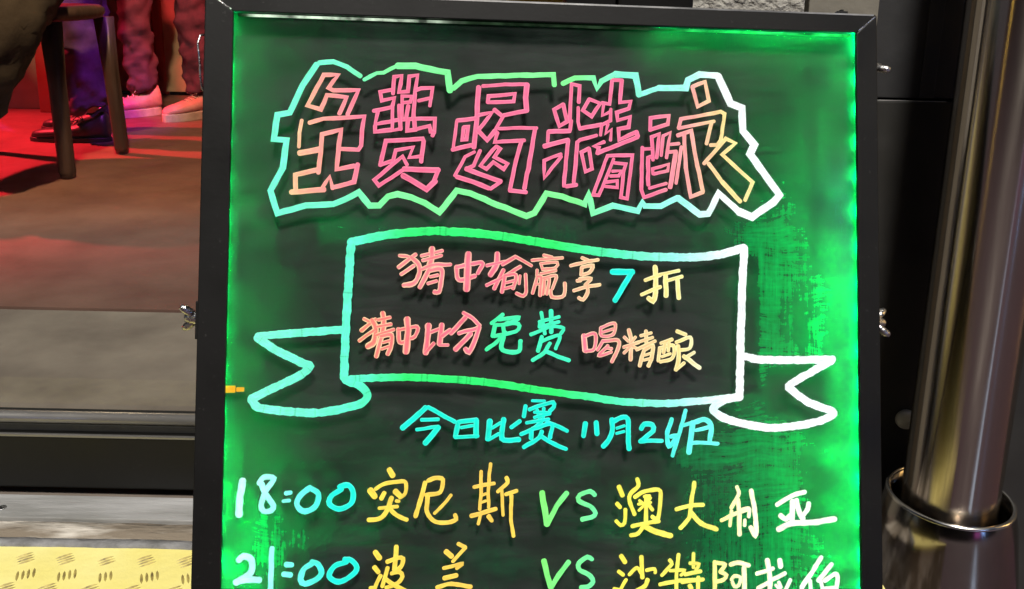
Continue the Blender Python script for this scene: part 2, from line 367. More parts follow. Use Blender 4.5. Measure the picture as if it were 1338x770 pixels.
# residue of wiped-off marker on the acrylic: amount per vertex, also shaped to spread the LED glow, thinned by fine streaks in the material
def sst(a, b, x):
    t = min(1, max(0, (x - a) / (b - a))); return t * t * (3 - 2 * t)
def nz(x, y, s, k=0): return .5 + .5 * noise.noise(Vector((x * s, y * s, k)))
def fb(x, y, s, k=0): return .5 + .5 * (noise.noise(Vector((x * s, y * s, k))) * .6 + noise.noise(Vector((x * 2.3 * s, y * 2.3 * s, k + 3))) * .3 + noise.noise(Vector((x * 5.1 * s, y * 5.1 * s, k + 7))) * .2)
def inrect(x, y, x0, x1, y0, y1, f):
    return sst(x0 - f, x0 + f, x) * (1 - sst(x1 - f, x1 + f, x)) * sst(y0 - f, y0 + f, y) * (1 - sst(y1 - f, y1 + f, y))
BLOBS = [  # (x, y, half width, half height, amount): dabs of old ink, metres from the upper left corner
    (.0665, .400, .0075, .0055, .16), (.0480, .392, .0040, .0045, .10), (.0880, .396, .0085, .0055, .13), (.0790, .386, .0035, .0035, .10),
    (.297, .400, .010, .006, .10), (.316, .395, .006, .008, .09), (.318, .445, .014, .012, .08), (.140, .430, .018, .02, .05), (.230, .47, .02, .03, .05),
    (.118, .375, .022, .03, .05), (.170, .385, .04, .014, .04), (.25, .36, .03, .012, .05), (.205, .455, .012, .03, .07), (.35, .43, .03, .02, .06)]
SWEEPS = [  # brushed swipes: x0, x1, y0, y1, feather, amount
    (.036, .128, .4385, .4545, .0028, .30), (.392, .446, .374, .394, .004, .75), (.05, .30, .174, .194, .005, .34), (.30, .47, .178, .189, .004, .12),
    (.455, .50, .176, .197, .005, .40), (.02, .12, .02, .05, .012, .02), (.44, .55, .222, .245, .008, .25), (.22, .36, .395, .47, .03, .03), (.09, .19, .365, .42, .02, .03)]
def residue(u, v):
    x = u + .28; y = -v                                  # metres from the upper left corner
    wob = .03 * (fb(x, y, 14, 1) - .5); wb2 = .008 * (fb(x, y, 70, 17) - .5)
    vst = nz(x * 6, y * .7, 14, 4); vsl = sst(.30, .62, nz(x * 9, y * .35, 22, 64))
    blot = fb(x, y, 22, 2)
    d = .03 + .40 * max(0, fb(x, y, 15, 11) - .47) + .10 * max(0, fb(x * .6, y * 1.5, 42, 13) - .52)
    d += .75 * max(0, fb(x * .6, y * 1.5, 26, 21) - .46) * sst(.33, .42, y)
    lm = 1 - sst(.02 + wob, .095 + wob * 2, x); d += lm * (.08 + .95 * vsl * sst(.33, .46, y) + .15 * blot) * (.30 + .70 * sst(.10, .40, y))
    rt = sst(.36, .50, x + wob); d += rt * (.10 + .55 * vst * blot * 1.5) * (.25 + .75 * sst(.05, .17, y))
    d += .60 * inrect(x + wob, y + wob, .44, .56, .175, .32, .03) * (.35 + .65 * vst)
    d += .70 * inrect(x + wob, y + wob, .40, .57, .355, .52, .03) * (.2 + .8 * fb(x * 1.5, y * .8, 24, 31))
    cl_ = max(inrect(x, y, .072, .44, .05, .165, .008) * .80, inrect(x + wb2, y + wb2, .111, .467, .206, .33, .003) * .9, inrect(x + wb2, y + wb2, .03, .108, .293, .345, .005) * .7, inrect(x, y, .475, .53, .307, .352, .006) * .75)
    cl_ = max(cl_, .75 * inrect(x + wob, y, .055, .125, .21, .285, .006), .75 * inrect(x + wb2, y + wb2, .052, .14, .458, .53, .003))
    d *= 1 - .86 * cl_
    for x0, x1, y0, y1, f_, am in SWEEPS: 
        q = inrect(x + wob * .6 + wb2, y + wob * .25, x0, x1, y0, y1, f_)
        if q > 0: d += am * q * (.25 + .9 * fb(x * .5, y * 3.0, 60, 41))
    for bx_, by_, rx, ry, am in BLOBS:
        e_ = math.hypot((x + wb2 - bx_) / rx, (y + wb2 * .7 - by_) / ry)
        if e_ < 1.3: d += am * (1 - sst(.82, 1.12, e_))
    e = math.hypot((x - .056) / .018, (y - .195 - 2.0 * wob) / .024)           # clean thumb-shaped wipe
    d *= sst(.85, 1.1, e) * .85 + .15
    eg = min(x, .56 - x); ev = min(eg, .12)
    d *= .16 + .84 * sst(-.01, .085, ev) ** 1.1; d *= 1 - .8 * sst(.42, .78, fb(x, y, 26, 51)) * (1 - sst(.02, .10, eg)); d *= 1 + (1.5 * fb(x, y * .7, 75, 71) - .75) * (1 - sst(.02, .08, eg)); d += .035 * (1 - sst(.001, .007, eg)) * blot * 1.6  # thinned towards the side edges to even out the LED falloff
    d += .22 * (1 - sst(.002, .010, y)) * blot * sst(.38, .5, x)
    return min(.85, max(.003, d))
NX, NY = 260, 340
vs = []; fs = []; dens = []
for j in range(NY + 1):
    for i in range(NX + 1):
        u = -.2915 + .583 * i / NX; v = .0115 - (HB + .023) * j / NY
        vs.append((u, v, 0)); dens.append(residue(u, v))
for j in range(NY):
    for i in range(NX):
        a = j * (NX + 1) + i; fs.append((a, a + NX + 1, a + NX + 2, a + 1))
N = NT('acrylic_with_residue')
at = N.n('ShaderNodeAttribute', attribute_name='residue')
v2 = N.coords((1, 1, 1)); v1 = N.coords((150, 8, 1))
wn = N.n('ShaderNodeTexNoise'); wn.inputs['Scale'].default_value = 9; wn.inputs['Detail'].default_value = 2; N.l(v2, wn.inputs['Vector'])
wm = N.n('ShaderNodeMix', data_type='VECTOR'); wm.inputs[0].default_value = .05; N.l(v2, wm.inputs[4]); N.l(wn.outputs['Color'], wm.inputs[5])   # bent by the wiping hand
mp3 = N.n('ShaderNodeMapping'); mp3.inputs['Rotation'].default_value = (0, 0, R(28)); mp3.inputs['Scale'].default_value = (14, 190, 1); N.l(wm.outputs[1], mp3.inputs[0])
sv = N.noise(v1, 2.2, 9, .66); sd_ = N.noise(mp3.outputs[0], 1.6, 8, .62); sel = N.ramp(N.noise(v2, 7.5, 2), [(.36, (0,) * 3), (.64, (1,) * 3)])
mxs = N.n('ShaderNodeMix', data_type='FLOAT'); N.l(sel, mxs.inputs[0]); N.l(sv, mxs.inputs[2]); N.l(sd_, mxs.inputs[3]); st1 = mxs.outputs[0]
st2 = N.noise(v2, 140, 6, .6); st3 = N.noise(v2, 520, 3, .5)
def mth(op, a, b=None, clamp=False):
    x = N.n('ShaderNodeMath', operation=op, use_clamp=clamp)
    for i, q in enumerate((a, b)):
        if q is None: continue
        if isinstance(q, (int, float)): x.inputs[i].default_value = q
        else: N.l(q, x.inputs[i])
    return x.outputs[0]
k = mth('ADD', mth('MULTIPLY', st1, 3.0), mth('MULTIPLY', st2, 1.2)); k = mth('MAXIMUM', mth('SUBTRACT', k, 1.2), .22)
speck = mth('MULTIPLY', mth('GREATER_THAN', st3, .70), .05)
dn = mth('ADD', mth('MULTIPLY', at.outputs['Fac'], k), mth('MULTIPLY', speck, mth('GREATER_THAN', st2, .52)), True)
tr0 = N.n('ShaderNodeBsdfTransparent'); tr0.inputs[0].default_value = (.93, .95, .94, 1)
du = N.n('ShaderNodeBsdfDiffuse'); du.inputs[0].default_value = (.30, .335, .325, 1)          # thin grey chalky haze left by wiping
hz = N.ramp(N.noise(mp3.outputs[0], .55, 6, .6), [(.32, (.010,) * 3), (.68, (.062,) * 3)]); hz2 = mth('MULTIPLY', hz, N.ramp(N.noise(v2, 16, 4, .6), [(.34, (.35,) * 3), (.62, (1.25,) * 3)]))
tr = N.n('ShaderNodeMixShader'); N.l(hz2, tr.inputs[0]); N.l(tr0.outputs[0], tr.inputs[1]); N.l(du.outputs[0], tr.inputs[2])
df = N.n('ShaderNodeBsdfDiffuse'); df.inputs[0].default_value = (.03, .26, .14, 1)
tl = N.n('ShaderNodeBsdfTranslucent'); tl.inputs[0].default_value = (.0, .85, .42, 1)
ad = N.n('ShaderNodeMixShader'); ad.inputs[0].default_value = .72; N.l(df.outputs[0], ad.inputs[1]); N.l(tl.outputs[0], ad.inputs[2])
mx = N.n('ShaderNodeMixShader'); N.l(dn, mx.inputs[0]); N.l(tr.outputs[0], mx.inputs[1]); N.l(ad.outputs[0], mx.inputs[2])
gl = N.n('ShaderNodeBsdfGlossy'); gl.inputs['Roughness'].default_value = .12
fr = N.n('ShaderNodeFresnel'); fr.inputs[0].default_value = 1.33
m2 = N.n('ShaderNodeMixShader'); N.l(fr.outputs[0], m2.inputs[0]); N.l(mx.outputs[0], m2.inputs[1]); N.l(gl.outputs[0], m2.inputs[2]); N.l(m2.outputs[0], N.out.inputs[0])
M['acrylic'] = N.m
panel = pyd('writing_panel', vs, fs, M['acrylic'], board)
at_ = panel.data.attributes.new('residue', 'FLOAT', 'POINT')
at_.data.foreach_set('value', dens)

# highlight along the acrylic's top edge, painted as a glowing strip
N = NT('edge_highlight'); e = N.n('ShaderNodeEmission'); ca = N.n('ShaderNodeAttribute', attribute_name='glow'); nzf = N.noise(N.coords((1, 1, 1)), 45, 5)
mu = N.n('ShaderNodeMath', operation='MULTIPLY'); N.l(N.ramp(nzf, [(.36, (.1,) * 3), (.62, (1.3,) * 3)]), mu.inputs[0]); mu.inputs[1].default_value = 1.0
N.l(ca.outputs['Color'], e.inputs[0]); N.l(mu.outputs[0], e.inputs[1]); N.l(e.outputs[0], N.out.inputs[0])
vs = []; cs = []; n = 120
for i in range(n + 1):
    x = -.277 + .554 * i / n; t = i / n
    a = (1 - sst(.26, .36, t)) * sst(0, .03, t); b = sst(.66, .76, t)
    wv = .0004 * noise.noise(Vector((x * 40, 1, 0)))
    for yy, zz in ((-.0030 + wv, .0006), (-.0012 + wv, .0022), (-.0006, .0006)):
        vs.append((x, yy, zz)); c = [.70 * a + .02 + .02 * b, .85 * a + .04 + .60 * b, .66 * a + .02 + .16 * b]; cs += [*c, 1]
fs = []
for i in range(n):
    for j in range(2): fs.append((i * 3 + j, i * 3 + j + 1, i * 3 + 4 + j, i * 3 + 3 + j))
oe = pyd('edge_highlight', vs, fs, N.m, board); oa = oe.data.attributes.new('glow', 'FLOAT_COLOR', 'POINT'); oa.data.foreach_set('color', cs)

# LEDs behind the rails, shining into the gap behind the acrylic
M['led_left'] = emit('led_green_dim', (.0, 1.0, .24), 1250.)
M['led_green'] = emit('led_green', (.0, 1.0, .24), 1900.)
M['led_cyan'] = emit('led_cyan', (.02, 1.0, .60), 26.)
M['led_orange'] = emit('led_orange', (1.0, .36, .01), 1.1)
def led(x, y, m, half=.004, s=.0005, z=-.0131):
    bm = bmesh.new(); bm_box(bm, (x - s * .5, y - half, z - s), (x + s * .5, y + half, z + s), s * .25, 1); return from_bm('led', bm, m, board)
rl = random.Random(3)
y = -.012
while y > -.66:
    led(-.2885, y, M['led_left'], .005 + .003 * rl.random()); y -= .030 + .006 * rl.random()
y = -.008
while y > -.66:
    led(.2912, y, M['led_green'], .005 + .003 * rl.random()); y -= .028 + .006 * rl.random()
for y in (-.026, -.150, -.41): led(.2836, y, M['led_cyan'], .003, .0008, -.003)
for i in range(9): bm = bmesh.new(); x = .10 + .02 * i; bm_box(bm, (x - .003, .0104, -.0136), (x + .003, .0112, -.0128), .0002, 1); from_bm('led', bm, M['led_left'], board)
bm = bmesh.new(); bm_box(bm, (-.2835, -.3250, -.0062), (-.2735, -.3190, -.0040), .0010, 3); bm_box(bm, (-.2728, -.3242, -.0060), (-.2662, -.3204, -.0042), .0008, 3); from_bm('led', bm, M['led_orange'], board)

# handwriting: each character a mesh of bevelled marker strokes (units 0.1 mm on the panel)
GLYPHS = [
    ('title_character','T',0,'36:-1899,-855 -1840,-706 -2009,-694 -2058,-816 -2173,-788 -2038,-517 -1914,-514 -1996,-629 -1954,-649 -1740,-643 -1829,-859|35:-2154,-937 -2033,-899 -1856,-885 -1686,-872 -1703,-994 -1710,-1128 -1732,-1162 -1889,-1160|30:-2219,-918 -2235,-1024 -2239,-1149|49:-2232,-1202 -2061,-1166|39:-2067,-1367 -2052,-1191 -2045,-1035 -1883,-993 -1903,-1179 -1914,-1336 -1765,-1305|41:-2081,-1343 -2264,-1389 -2258,-1516|45:-2298,-1540 -2018,-1513|33:-2041,-1508 -1971,-1398 -1944,-1502|39:-1944,-1495 -1763,-1443 -1737,-1290'),
    ('title_character','T',0,'33:-1440,-667 -1433,-516 -1367,-506 -1388,-651 -1312,-644 -1300,-509 -1230,-497 -1250,-652|33:-1446,-629 -1549,-651 -1534,-732 -1430,-700 -1444,-768|33:-1251,-633 -1198,-613 -1098,-605 -1111,-692 -1216,-724|28:-1111,-692 -1120,-768|30:-1361,-891 -1359,-684 -1278,-685 -1290,-735 -1349,-742|35:-1250,-662 -1261,-889|35:-1458,-786 -1605,-820|33:-1570,-824 -1592,-939 -1413,-900 -1252,-881 -1071,-877 -1077,-996 -1093,-1031|37:-1590,-954 -1591,-1003 -1450,-984|30:-1443,-778 -1441,-987 -1384,-978|35:-1387,-767 -1372,-978|33:-1306,-770 -1326,-885|37:-1309,-899 -1312,-989 -1246,-977 -1252,-889|33:-1246,-977 -1118,-943 -1109,-993 -1074,-998|37:-1542,-1297 -1496,-1081 -1178,-1058 -1169,-1079 -1190,-1262|32:-1540,-1292 -1446,-1257|33:-1432,-1257 -1410,-1161 -1258,-1131 -1295,-1225 -1186,-1209|32:-1311,-1288 -1350,-1212 -1590,-1423 -1551,-1473 -1346,-1333|45:-1336,-1324 -1035,-1331|39:-1041,-1336 -1074,-1423|47:-1064,-1423 -1138,-1499 -1345,-1379'),
    ('title_character','T',0,'43:-690,-589 -702,-702 -701,-828 -727,-1124|32:-655,-579 -455,-559 -260,-550|47:-263,-554 -271,-671 -263,-788|37:-263,-790 -482,-837 -551,-785|33:-610,-724 -602,-667 -367,-640 -376,-708 -610,-724|37:-715,-867 -879,-890|28:-880,-895 -896,-1016 -912,-1137|37:-916,-1149 -751,-1105|37:-820,-947 -831,-1061 -792,-1055 -780,-941 -820,-947|33:-686,-837 -565,-805 -685,-968|41:-693,-973 -611,-1059 -539,-970|30:-472,-842 -535,-955|30:-510,-955 -316,-941 -171,-940|39:-183,-943 -205,-1041 -221,-1177 -277,-1479|33:-520,-989 -543,-1072 -281,-1052|35:-305,-1062 -357,-1238 -406,-1493|37:-409,-1498 -262,-1513|32:-528,-1110 -497,-1134 -547,-1207 -430,-1264 -464,-1313 -556,-1251 -614,-1310 -667,-1282 -567,-1150 -528,-1110|28:-722,-1165 -803,-1207 -892,-1377|32:-673,-1152 -730,-1283 -792,-1313|41:-792,-1315 -487,-1422|32:-487,-1424 -578,-1488|39:-593,-1482 -729,-1428 -878,-1387'),
    ('title_character','T',0,'35:67,-724 -14,-773 33,-919 102,-873 67,-724|33:127,-858 143,-541 216,-555 207,-703|30:203,-748 201,-876 216,-939|33:141,-867 129,-954|39:129,-958 -65,-971|32:-65,-974 -72,-1062|37:216,-937 415,-898|35:304,-669 404,-708 325,-826 245,-771 304,-669|33:514,-493 599,-491|35:599,-491 583,-694 683,-682 665,-747 555,-784 565,-858 677,-821 663,-915 570,-932 575,-1030 734,-955|39:734,-955 748,-997|37:746,-1002 376,-1157|33:376,-1157 391,-1102 346,-1091 440,-1052|33:509,-498 489,-711 419,-701|30:434,-713 420,-817 500,-780|30:500,-756 495,-859 415,-900 405,-994|30:470,-894 453,-978 507,-938 495,-1037|41:-104,-1102 113,-1042|35:113,-1044 94,-1230 75,-1453|30:371,-995 217,-1040 192,-1062|35:195,-1057 183,-1239 164,-1419|35:100,-1456 187,-1442|30:49,-1168 -103,-1229 -102,-1389 51,-1187|32:303,-1114 232,-1150 272,-1320 329,-1295 303,-1114|32:336,-1534 471,-1177 696,-1166 678,-1328 649,-1560 592,-1548 616,-1320 638,-1246 531,-1240|30:338,-1531 392,-1534 528,-1203|28:516,-1316 594,-1308 574,-1355 494,-1359|30:462,-1412 558,-1399 559,-1460 449,-1450'),
    ('title_character','T',0,'35:862,-940 865,-826 1037,-802 1027,-882 867,-930|35:1253,-533 1371,-485 1409,-659 1304,-711 1253,-533|33:1125,-915 1146,-830 1520,-756 1556,-774 1519,-1016 1488,-1057 1421,-1063|32:1125,-915 1458,-843|35:1432,-858 1386,-1051|33:889,-1207 877,-999 943,-973 923,-1188|30:963,-1166 983,-987 1047,-954 1011,-1185|30:872,-1103 786,-1108|30:1049,-1065 1132,-1052|33:788,-1095 782,-1474 807,-1545 1011,-1471|35:872,-1177 842,-1188 844,-1434|32:1039,-1135 1105,-1126|41:1100,-1129 1047,-1453|30:1151,-1083 1100,-1416|28:852,-1464 1011,-1417|28:887,-1335 882,-1286 1031,-1244 1021,-1301 892,-1335|37:1115,-980 1243,-934 1273,-1131 1349,-1486|35:1354,-1488 1237,-1537 1191,-1271 1176,-973|35:1360,-1233 1565,-1000 1658,-1039 1531,-1148 1817,-1395 1744,-1561|37:1401,-1228 1528,-1395|41:1528,-1395 1697,-1571'),
    ('title_outline','O',0,'51:-2099,-427 -2218,-613 -2320,-854 -2426,-876 -2450,-1084 -2344,-1092 -2369,-1329 -2470,-1527 -2409,-1723 -2170,-1651 -1938,-1639 -1841,-1598 -1725,-1533 -1626,-1645 -1547,-1644 -1470,-1564 -1391,-1543 -1272,-1571 -1152,-1619 -1022,-1698 -874,-1506 -754,-1528 -571,-1606 -256,-1724 -185,-1695 -80,-1519 64,-1548 267,-1613 302,-1506 340,-1693 520,-1620 750,-1668 792,-1590 813,-1623 960,-1621 1119,-1545|58:1119,-1545 1320,-1693 1401,-1686 1498,-1499 1684,-1662|68:1684,-1662 1813,-1709 2015,-1575 2074,-1508 1966,-1363 1794,-1136 1838,-1051 1730,-928 1720,-718 1612,-679 1494,-426|58:1494,-426 1322,-418 1215,-473 1194,-547 939,-554|45:939,-554 759,-621|58:759,-621 727,-445 538,-440|45:538,-440 412,-506 371,-575 339,-477 172,-483 59,-536|45:-13,-554 -24,-460 -265,-471 -703,-495 -844,-536 -914,-609|54:-944,-630 -966,-468 -1127,-443 -1247,-416 -1407,-420|33:-1407,-420 -1525,-484 -1584,-490 -1690,-549|41:-1722,-520 -1841,-443 -1959,-398 -2080,-414'),
    ('banner_outline','B',1,'72:-1786,-1967 -1466,-1898 -1069,-1862 -579,-1891 -213,-1942 296,-2020 728,-2066 1164,-2080 1427,-2065 1578,-2033 1736,-1991|69:-1780,-1967 -1795,-2244 -1813,-2696 -1821,-3036 -1823,-3127|62:-1767,-3134 -1364,-3125 -955,-3142 -568,-3179 -176,-3242 288,-3308 626,-3359 1009,-3377 1354,-3358 1573,-3337 1687,-3325|72:1736,-1991 1716,-2364 1696,-2956 1688,-3311'),
    ('banner_tail','B',1,'66:-1839,-2716 -2212,-2740 -2550,-2768|69:-2556,-2778 -2401,-2882 -2182,-2994 -2111,-3027 -2199,-3104 -2395,-3198 -2593,-3293|69:-2593,-3293 -2538,-3364 -2328,-3399 -2065,-3419 -1924,-3404 -1686,-3349 -1622,-3285 -1669,-3206 -1813,-3140'),
    ('banner_tail','B',1,'69:1732,-2966 1882,-2998 2222,-3004 2572,-3000|69:2564,-3010 2366,-3112 2148,-3237 2191,-3283 2335,-3387 2575,-3484 2392,-3567 2023,-3609 1772,-3578 1573,-3527 1445,-3444 1524,-3364 1695,-3325'),
    ('character','P1',1,'33:-1366,-2079 -1298,-2085 -1255,-2107|39:-1227,-2068 -1372,-2178|45:-1260,-2092 -1198,-2154 -1192,-2239 -1238,-2315 -1325,-2334|35:-1240,-2165 -1350,-2240|33:-1175,-2078 -995,-2034|55:-1084,-2015 -1085,-2087 -1109,-2182|33:-1167,-2120 -1002,-2075|37:-1166,-2192 -1079,-2158 -922,-2153|43:-1107,-2201 -1188,-2353|43:-1098,-2201 -1001,-2196 -1001,-2295 -1021,-2392 -1057,-2390|30:-1097,-2262 -1031,-2243|30:-1120,-2319 -1039,-2297'),
    ('character','P1',1,'43:-869,-2171 -847,-2284 -706,-2252|39:-865,-2176 -649,-2134 -682,-2228|61:-769,-2061 -777,-2366'),
    ('character','P1',1,'53:-513,-2057 -516,-2151 -571,-2242|32:-606,-2161 -437,-2124|39:-456,-2198 -537,-2361|33:-604,-2333 -494,-2280 -306,-2167|37:-466,-2151 -351,-2081|32:-351,-2081 -209,-2161|39:-444,-2246 -466,-2390|35:-436,-2246 -347,-2241 -368,-2361|28:-431,-2309 -368,-2294|28:-440,-2361 -368,-2342|30:-310,-2248 -318,-2318|33:-262,-2236 -256,-2390 -280,-2426 -340,-2404'),
    ('character','P1',1,'32:-102,-2067 -24,-2088|30:-205,-2111 -73,-2101 69,-2090|28:-126,-2140 -111,-2190|28:-123,-2139 20,-2129 6,-2178 -111,-2192|30:-158,-2197 -160,-2246|30:-126,-2231 11,-2202|33:-155,-2255 -196,-2401|35:-152,-2255 -123,-2260 -131,-2420|24:-174,-2322 -134,-2322|35:-93,-2279 -105,-2409|33:-91,-2279 -50,-2274 -71,-2409|30:-101,-2267 11,-2250 -22,-2361|33:-37,-2380 -27,-2433 66,-2433 90,-2394 90,-2314'),
    ('character','P1',1,'33:243,-2089 301,-2113|33:138,-2158 271,-2130 390,-2103|33:242,-2172 237,-2240|33:242,-2172 340,-2157 311,-2217 247,-2239|32:198,-2293 232,-2288|33:222,-2278 321,-2273 272,-2331|32:169,-2380 282,-2346 405,-2326|35:292,-2331 294,-2394 255,-2457 215,-2438'),
    ('digit','C',0,'55:514,-2211 703,-2212|49:698,-2212 619,-2340 544,-2467'),
    ('character','P1',1,'47:908,-2166 915,-2291 908,-2428 888,-2469 846,-2445|35:818,-2284 958,-2237|35:783,-2415 959,-2345|30:948,-2237 1130,-2198|45:1004,-2242 1009,-2426|33:1019,-2286 1157,-2251|41:1115,-2281 1125,-2445'),
    ('character','P2',1,'33:-1660,-2624 -1609,-2649|39:-1564,-2628 -1682,-2724|53:-1590,-2635 -1559,-2710 -1576,-2823 -1626,-2860|35:-1575,-2720 -1698,-2808|49:-1501,-2574 -1491,-2654 -1505,-2748|33:-1539,-2635 -1439,-2609|33:-1543,-2689 -1429,-2670|35:-1551,-2762 -1407,-2716|45:-1509,-2776 -1553,-2944|43:-1512,-2771 -1425,-2762 -1428,-2851 -1451,-2924|30:-1494,-2825 -1438,-2809|30:-1507,-2881 -1447,-2861'),
    ('character','P2',1,'39:-1366,-2711 -1352,-2824 -1279,-2810|35:-1365,-2716 -1205,-2695 -1223,-2777 -1270,-2794|59:-1291,-2625 -1284,-2730 -1296,-2907'),
    ('character','P2',1,'55:-1106,-2679 -1114,-2806 -1130,-2919|33:-1082,-2738 -1001,-2705|37:-1132,-2919 -1057,-2837|51:-991,-2675 -1009,-2844|28:-1009,-2849 -933,-2850|43:-919,-2722 -986,-2769'),
    ('character','P2',1,'45:-788,-2616 -913,-2749|37:-803,-2574 -731,-2618 -661,-2685|39:-842,-2749 -758,-2727 -675,-2704|45:-668,-2696 -700,-2808 -752,-2912 -781,-2885|45:-739,-2753 -871,-2891'),
    ('character','M',1,'33:-459,-2589 -561,-2664|33:-500,-2633 -317,-2612 -351,-2643 -433,-2665|39:-526,-2678 -547,-2776|33:-524,-2681 -322,-2669 -340,-2734 -533,-2776|35:-455,-2681 -446,-2762|35:-432,-2743 -513,-2828 -601,-2892|39:-451,-2771 -469,-2881 -397,-2914 -310,-2904 -301,-2818'),
    ('character','M',1,'32:-117,-2572 -86,-2759|39:-31,-2555 -30,-2747|30:-138,-2653 43,-2609|30:-118,-2696 38,-2652|33:-128,-2650 -135,-2698|32:-212,-2765 -108,-2725 -30,-2692 82,-2709 48,-2766|39:-112,-2783 -146,-2907|32:-107,-2819 41,-2772 12,-2890|35:-39,-2840 -87,-2916 -193,-2989|35:-73,-2912 30,-2956 130,-2990'),
    ('character','P2',1,'49:264,-2775 278,-2907|35:269,-2780 364,-2761 358,-2891 284,-2914|30:414,-2706 422,-2777 525,-2766 540,-2667 414,-2706|26:431,-2747 525,-2720|32:434,-2824 388,-2900|35:432,-2824 572,-2820 565,-2901 516,-3005|32:481,-2862 401,-2949 511,-2920|28:461,-2883 516,-2890'),
    ('character','P2',1,'37:669,-2725 691,-2835 685,-2991|30:630,-2791 666,-2827|30:731,-2791 697,-2832|32:622,-2880 761,-2835|30:687,-2873 623,-2931|30:704,-2873 759,-2898|35:824,-2738 831,-2860|30:779,-2779 871,-2754|30:777,-2827 885,-2797|32:739,-2900 911,-2826|35:809,-2903 767,-3046|37:819,-2900 887,-2870 877,-2971 849,-3046|26:809,-2953 869,-2934|26:801,-2997 864,-2978'),
    ('character','P2',1,'32:961,-2846 1066,-2812|35:951,-2886 937,-3001|33:954,-2886 1079,-2866 1064,-2977 959,-3011|35:1001,-2848 984,-2928|32:1035,-2838 1029,-2914|26:969,-2964 1049,-2940|35:1109,-2740 1192,-2771|33:1101,-2839 1232,-2794 1225,-2891 1139,-2907|39:1119,-2868 1124,-2992 1099,-3081|32:1099,-3084 1175,-3022|33:1267,-2930 1180,-2980|39:1170,-2959 1250,-3018 1318,-3067'),
    ('character','C',1,'49:-1121,-3388 -1228,-3482 -1320,-3558|37:-1102,-3381 -983,-3448 -871,-3512|33:-1157,-3491 -1011,-3488|30:-1198,-3574 -1010,-3549|49:-1010,-3554 -1122,-3692'),
    ('character','C',1,'45:-839,-3514 -866,-3636|41:-831,-3512 -679,-3498|47:-684,-3502 -685,-3639|30:-816,-3563 -717,-3544|32:-868,-3643 -668,-3637'),
    ('character','C',1,'49:-566,-3509 -580,-3667|30:-545,-3572 -473,-3529|33:-573,-3669 -485,-3619|45:-444,-3494 -458,-3661 -410,-3678 -309,-3673|39:-301,-3515 -377,-3568'),
    ('character','C',1,'26:-196,-3339 -82,-3345|39:-252,-3383 -267,-3474|35:-219,-3415 -104,-3378 -7,-3354 -1,-3394 -40,-3431|32:-150,-3420 -124,-3516|32:-92,-3407 -98,-3506|28:-176,-3439 -35,-3446|28:-173,-3484 -35,-3455|30:-243,-3530 -45,-3500|37:-112,-3525 -189,-3586 -290,-3628|35:-64,-3526 24,-3560 119,-3607|41:-199,-3590 -202,-3666|39:-189,-3583 -23,-3546 -34,-3659|39:-107,-3606 -129,-3658 -265,-3740|37:-107,-3653 -5,-3712 108,-3764'),
    ('digit','C',1,'45:279,-3541 264,-3655'),
    ('digit','C',1,'45:380,-3535 382,-3638'),
    ('character','C',1,'45:518,-3511 523,-3602 492,-3687 440,-3748|45:533,-3527 602,-3498 659,-3508 666,-3642 673,-3776|26:562,-3590 631,-3570|26:560,-3633 631,-3618'),
    ('digit','C',1,'45:782,-3598 810,-3560 884,-3567 891,-3617 782,-3704|37:770,-3709 869,-3701 974,-3707'),
    ('digit','C',1,'41:1061,-3516 1021,-3648 1037,-3756 1089,-3702 1099,-3664 1054,-3673'),
    ('date_slash','C',1,'37:1191,-3441 1134,-3631 1069,-3841'),
    ('character','C',1,'35:1169,-3574 1260,-3548|51:1255,-3551 1217,-3817|45:1265,-3548 1360,-3526 1421,-3577 1410,-3722|33:1280,-3621 1401,-3594|35:1249,-3731 1350,-3729 1486,-3740'),
    ('digit','D',1,'61:-2650,-3974 -2669,-4119 -2673,-4259'),
    ('digit','D',1,'47:-2513,-4000 -2478,-3955 -2394,-3964 -2459,-4070 -2493,-4187 -2474,-4231 -2411,-4230 -2394,-4190 -2468,-4069 -2492,-4005'),
    ('colon','D',1,'37:-2292,-4088 -2251,-4084|32:-2313,-4155 -2261,-4151'),
    ('digit','D',1,'47:-2092,-4049 -2173,-4113 -2197,-4195 -2130,-4246 -2040,-4199 -2023,-4098 -2097,-4047'),
    ('digit','D',1,'45:-1827,-4064 -1911,-4119 -1926,-4188 -1847,-4231 -1747,-4188 -1728,-4096 -1772,-4033 -1846,-4043'),
    ('character','Y',1,'49:-1427,-3909 -1394,-3963|55:-1587,-4078 -1545,-4135|33:-1541,-4070 -1458,-4026 -1365,-4015 -1286,-4019 -1289,-4111 -1334,-4149|37:-1466,-4102 -1491,-4154|47:-1374,-4091 -1336,-4130|30:-1363,-4174 -1340,-4179|32:-1509,-4232 -1353,-4221|39:-1404,-4145 -1441,-4255 -1500,-4318 -1597,-4329|37:-1427,-4228 -1361,-4294 -1270,-4335'),
    ('character','Y',1,'39:-1122,-4027 -1149,-4142 -1199,-4310|37:-1094,-4009 -1019,-3989 -967,-4005 -990,-4109 -1112,-4129|37:-1095,-4134 -1100,-4273 -1024,-4359 -911,-4368 -850,-4345 -860,-4306|28:-893,-4135 -960,-4217 -1039,-4289'),
    ('character','Y',1,'30:-637,-3940 -635,-4117 -647,-4266|30:-556,-3876 -571,-4072 -569,-4250|32:-697,-4074 -521,-4045|37:-720,-4320 -505,-4265|24:-630,-4146 -592,-4132|24:-634,-4208 -592,-4193|28:-636,-4313 -658,-4389|37:-568,-4323 -538,-4364|33:-417,-3996 -405,-4043 -492,-4116|28:-456,-4093 -443,-4320|35:-420,-4143 -322,-4111|33:-372,-4152 -371,-4367 -350,-4500'),
    ('letter','V',0,'51:-103,-4135 -78,-4272 -55,-4409|45:-55,-4413 28,-4251 119,-4143'),
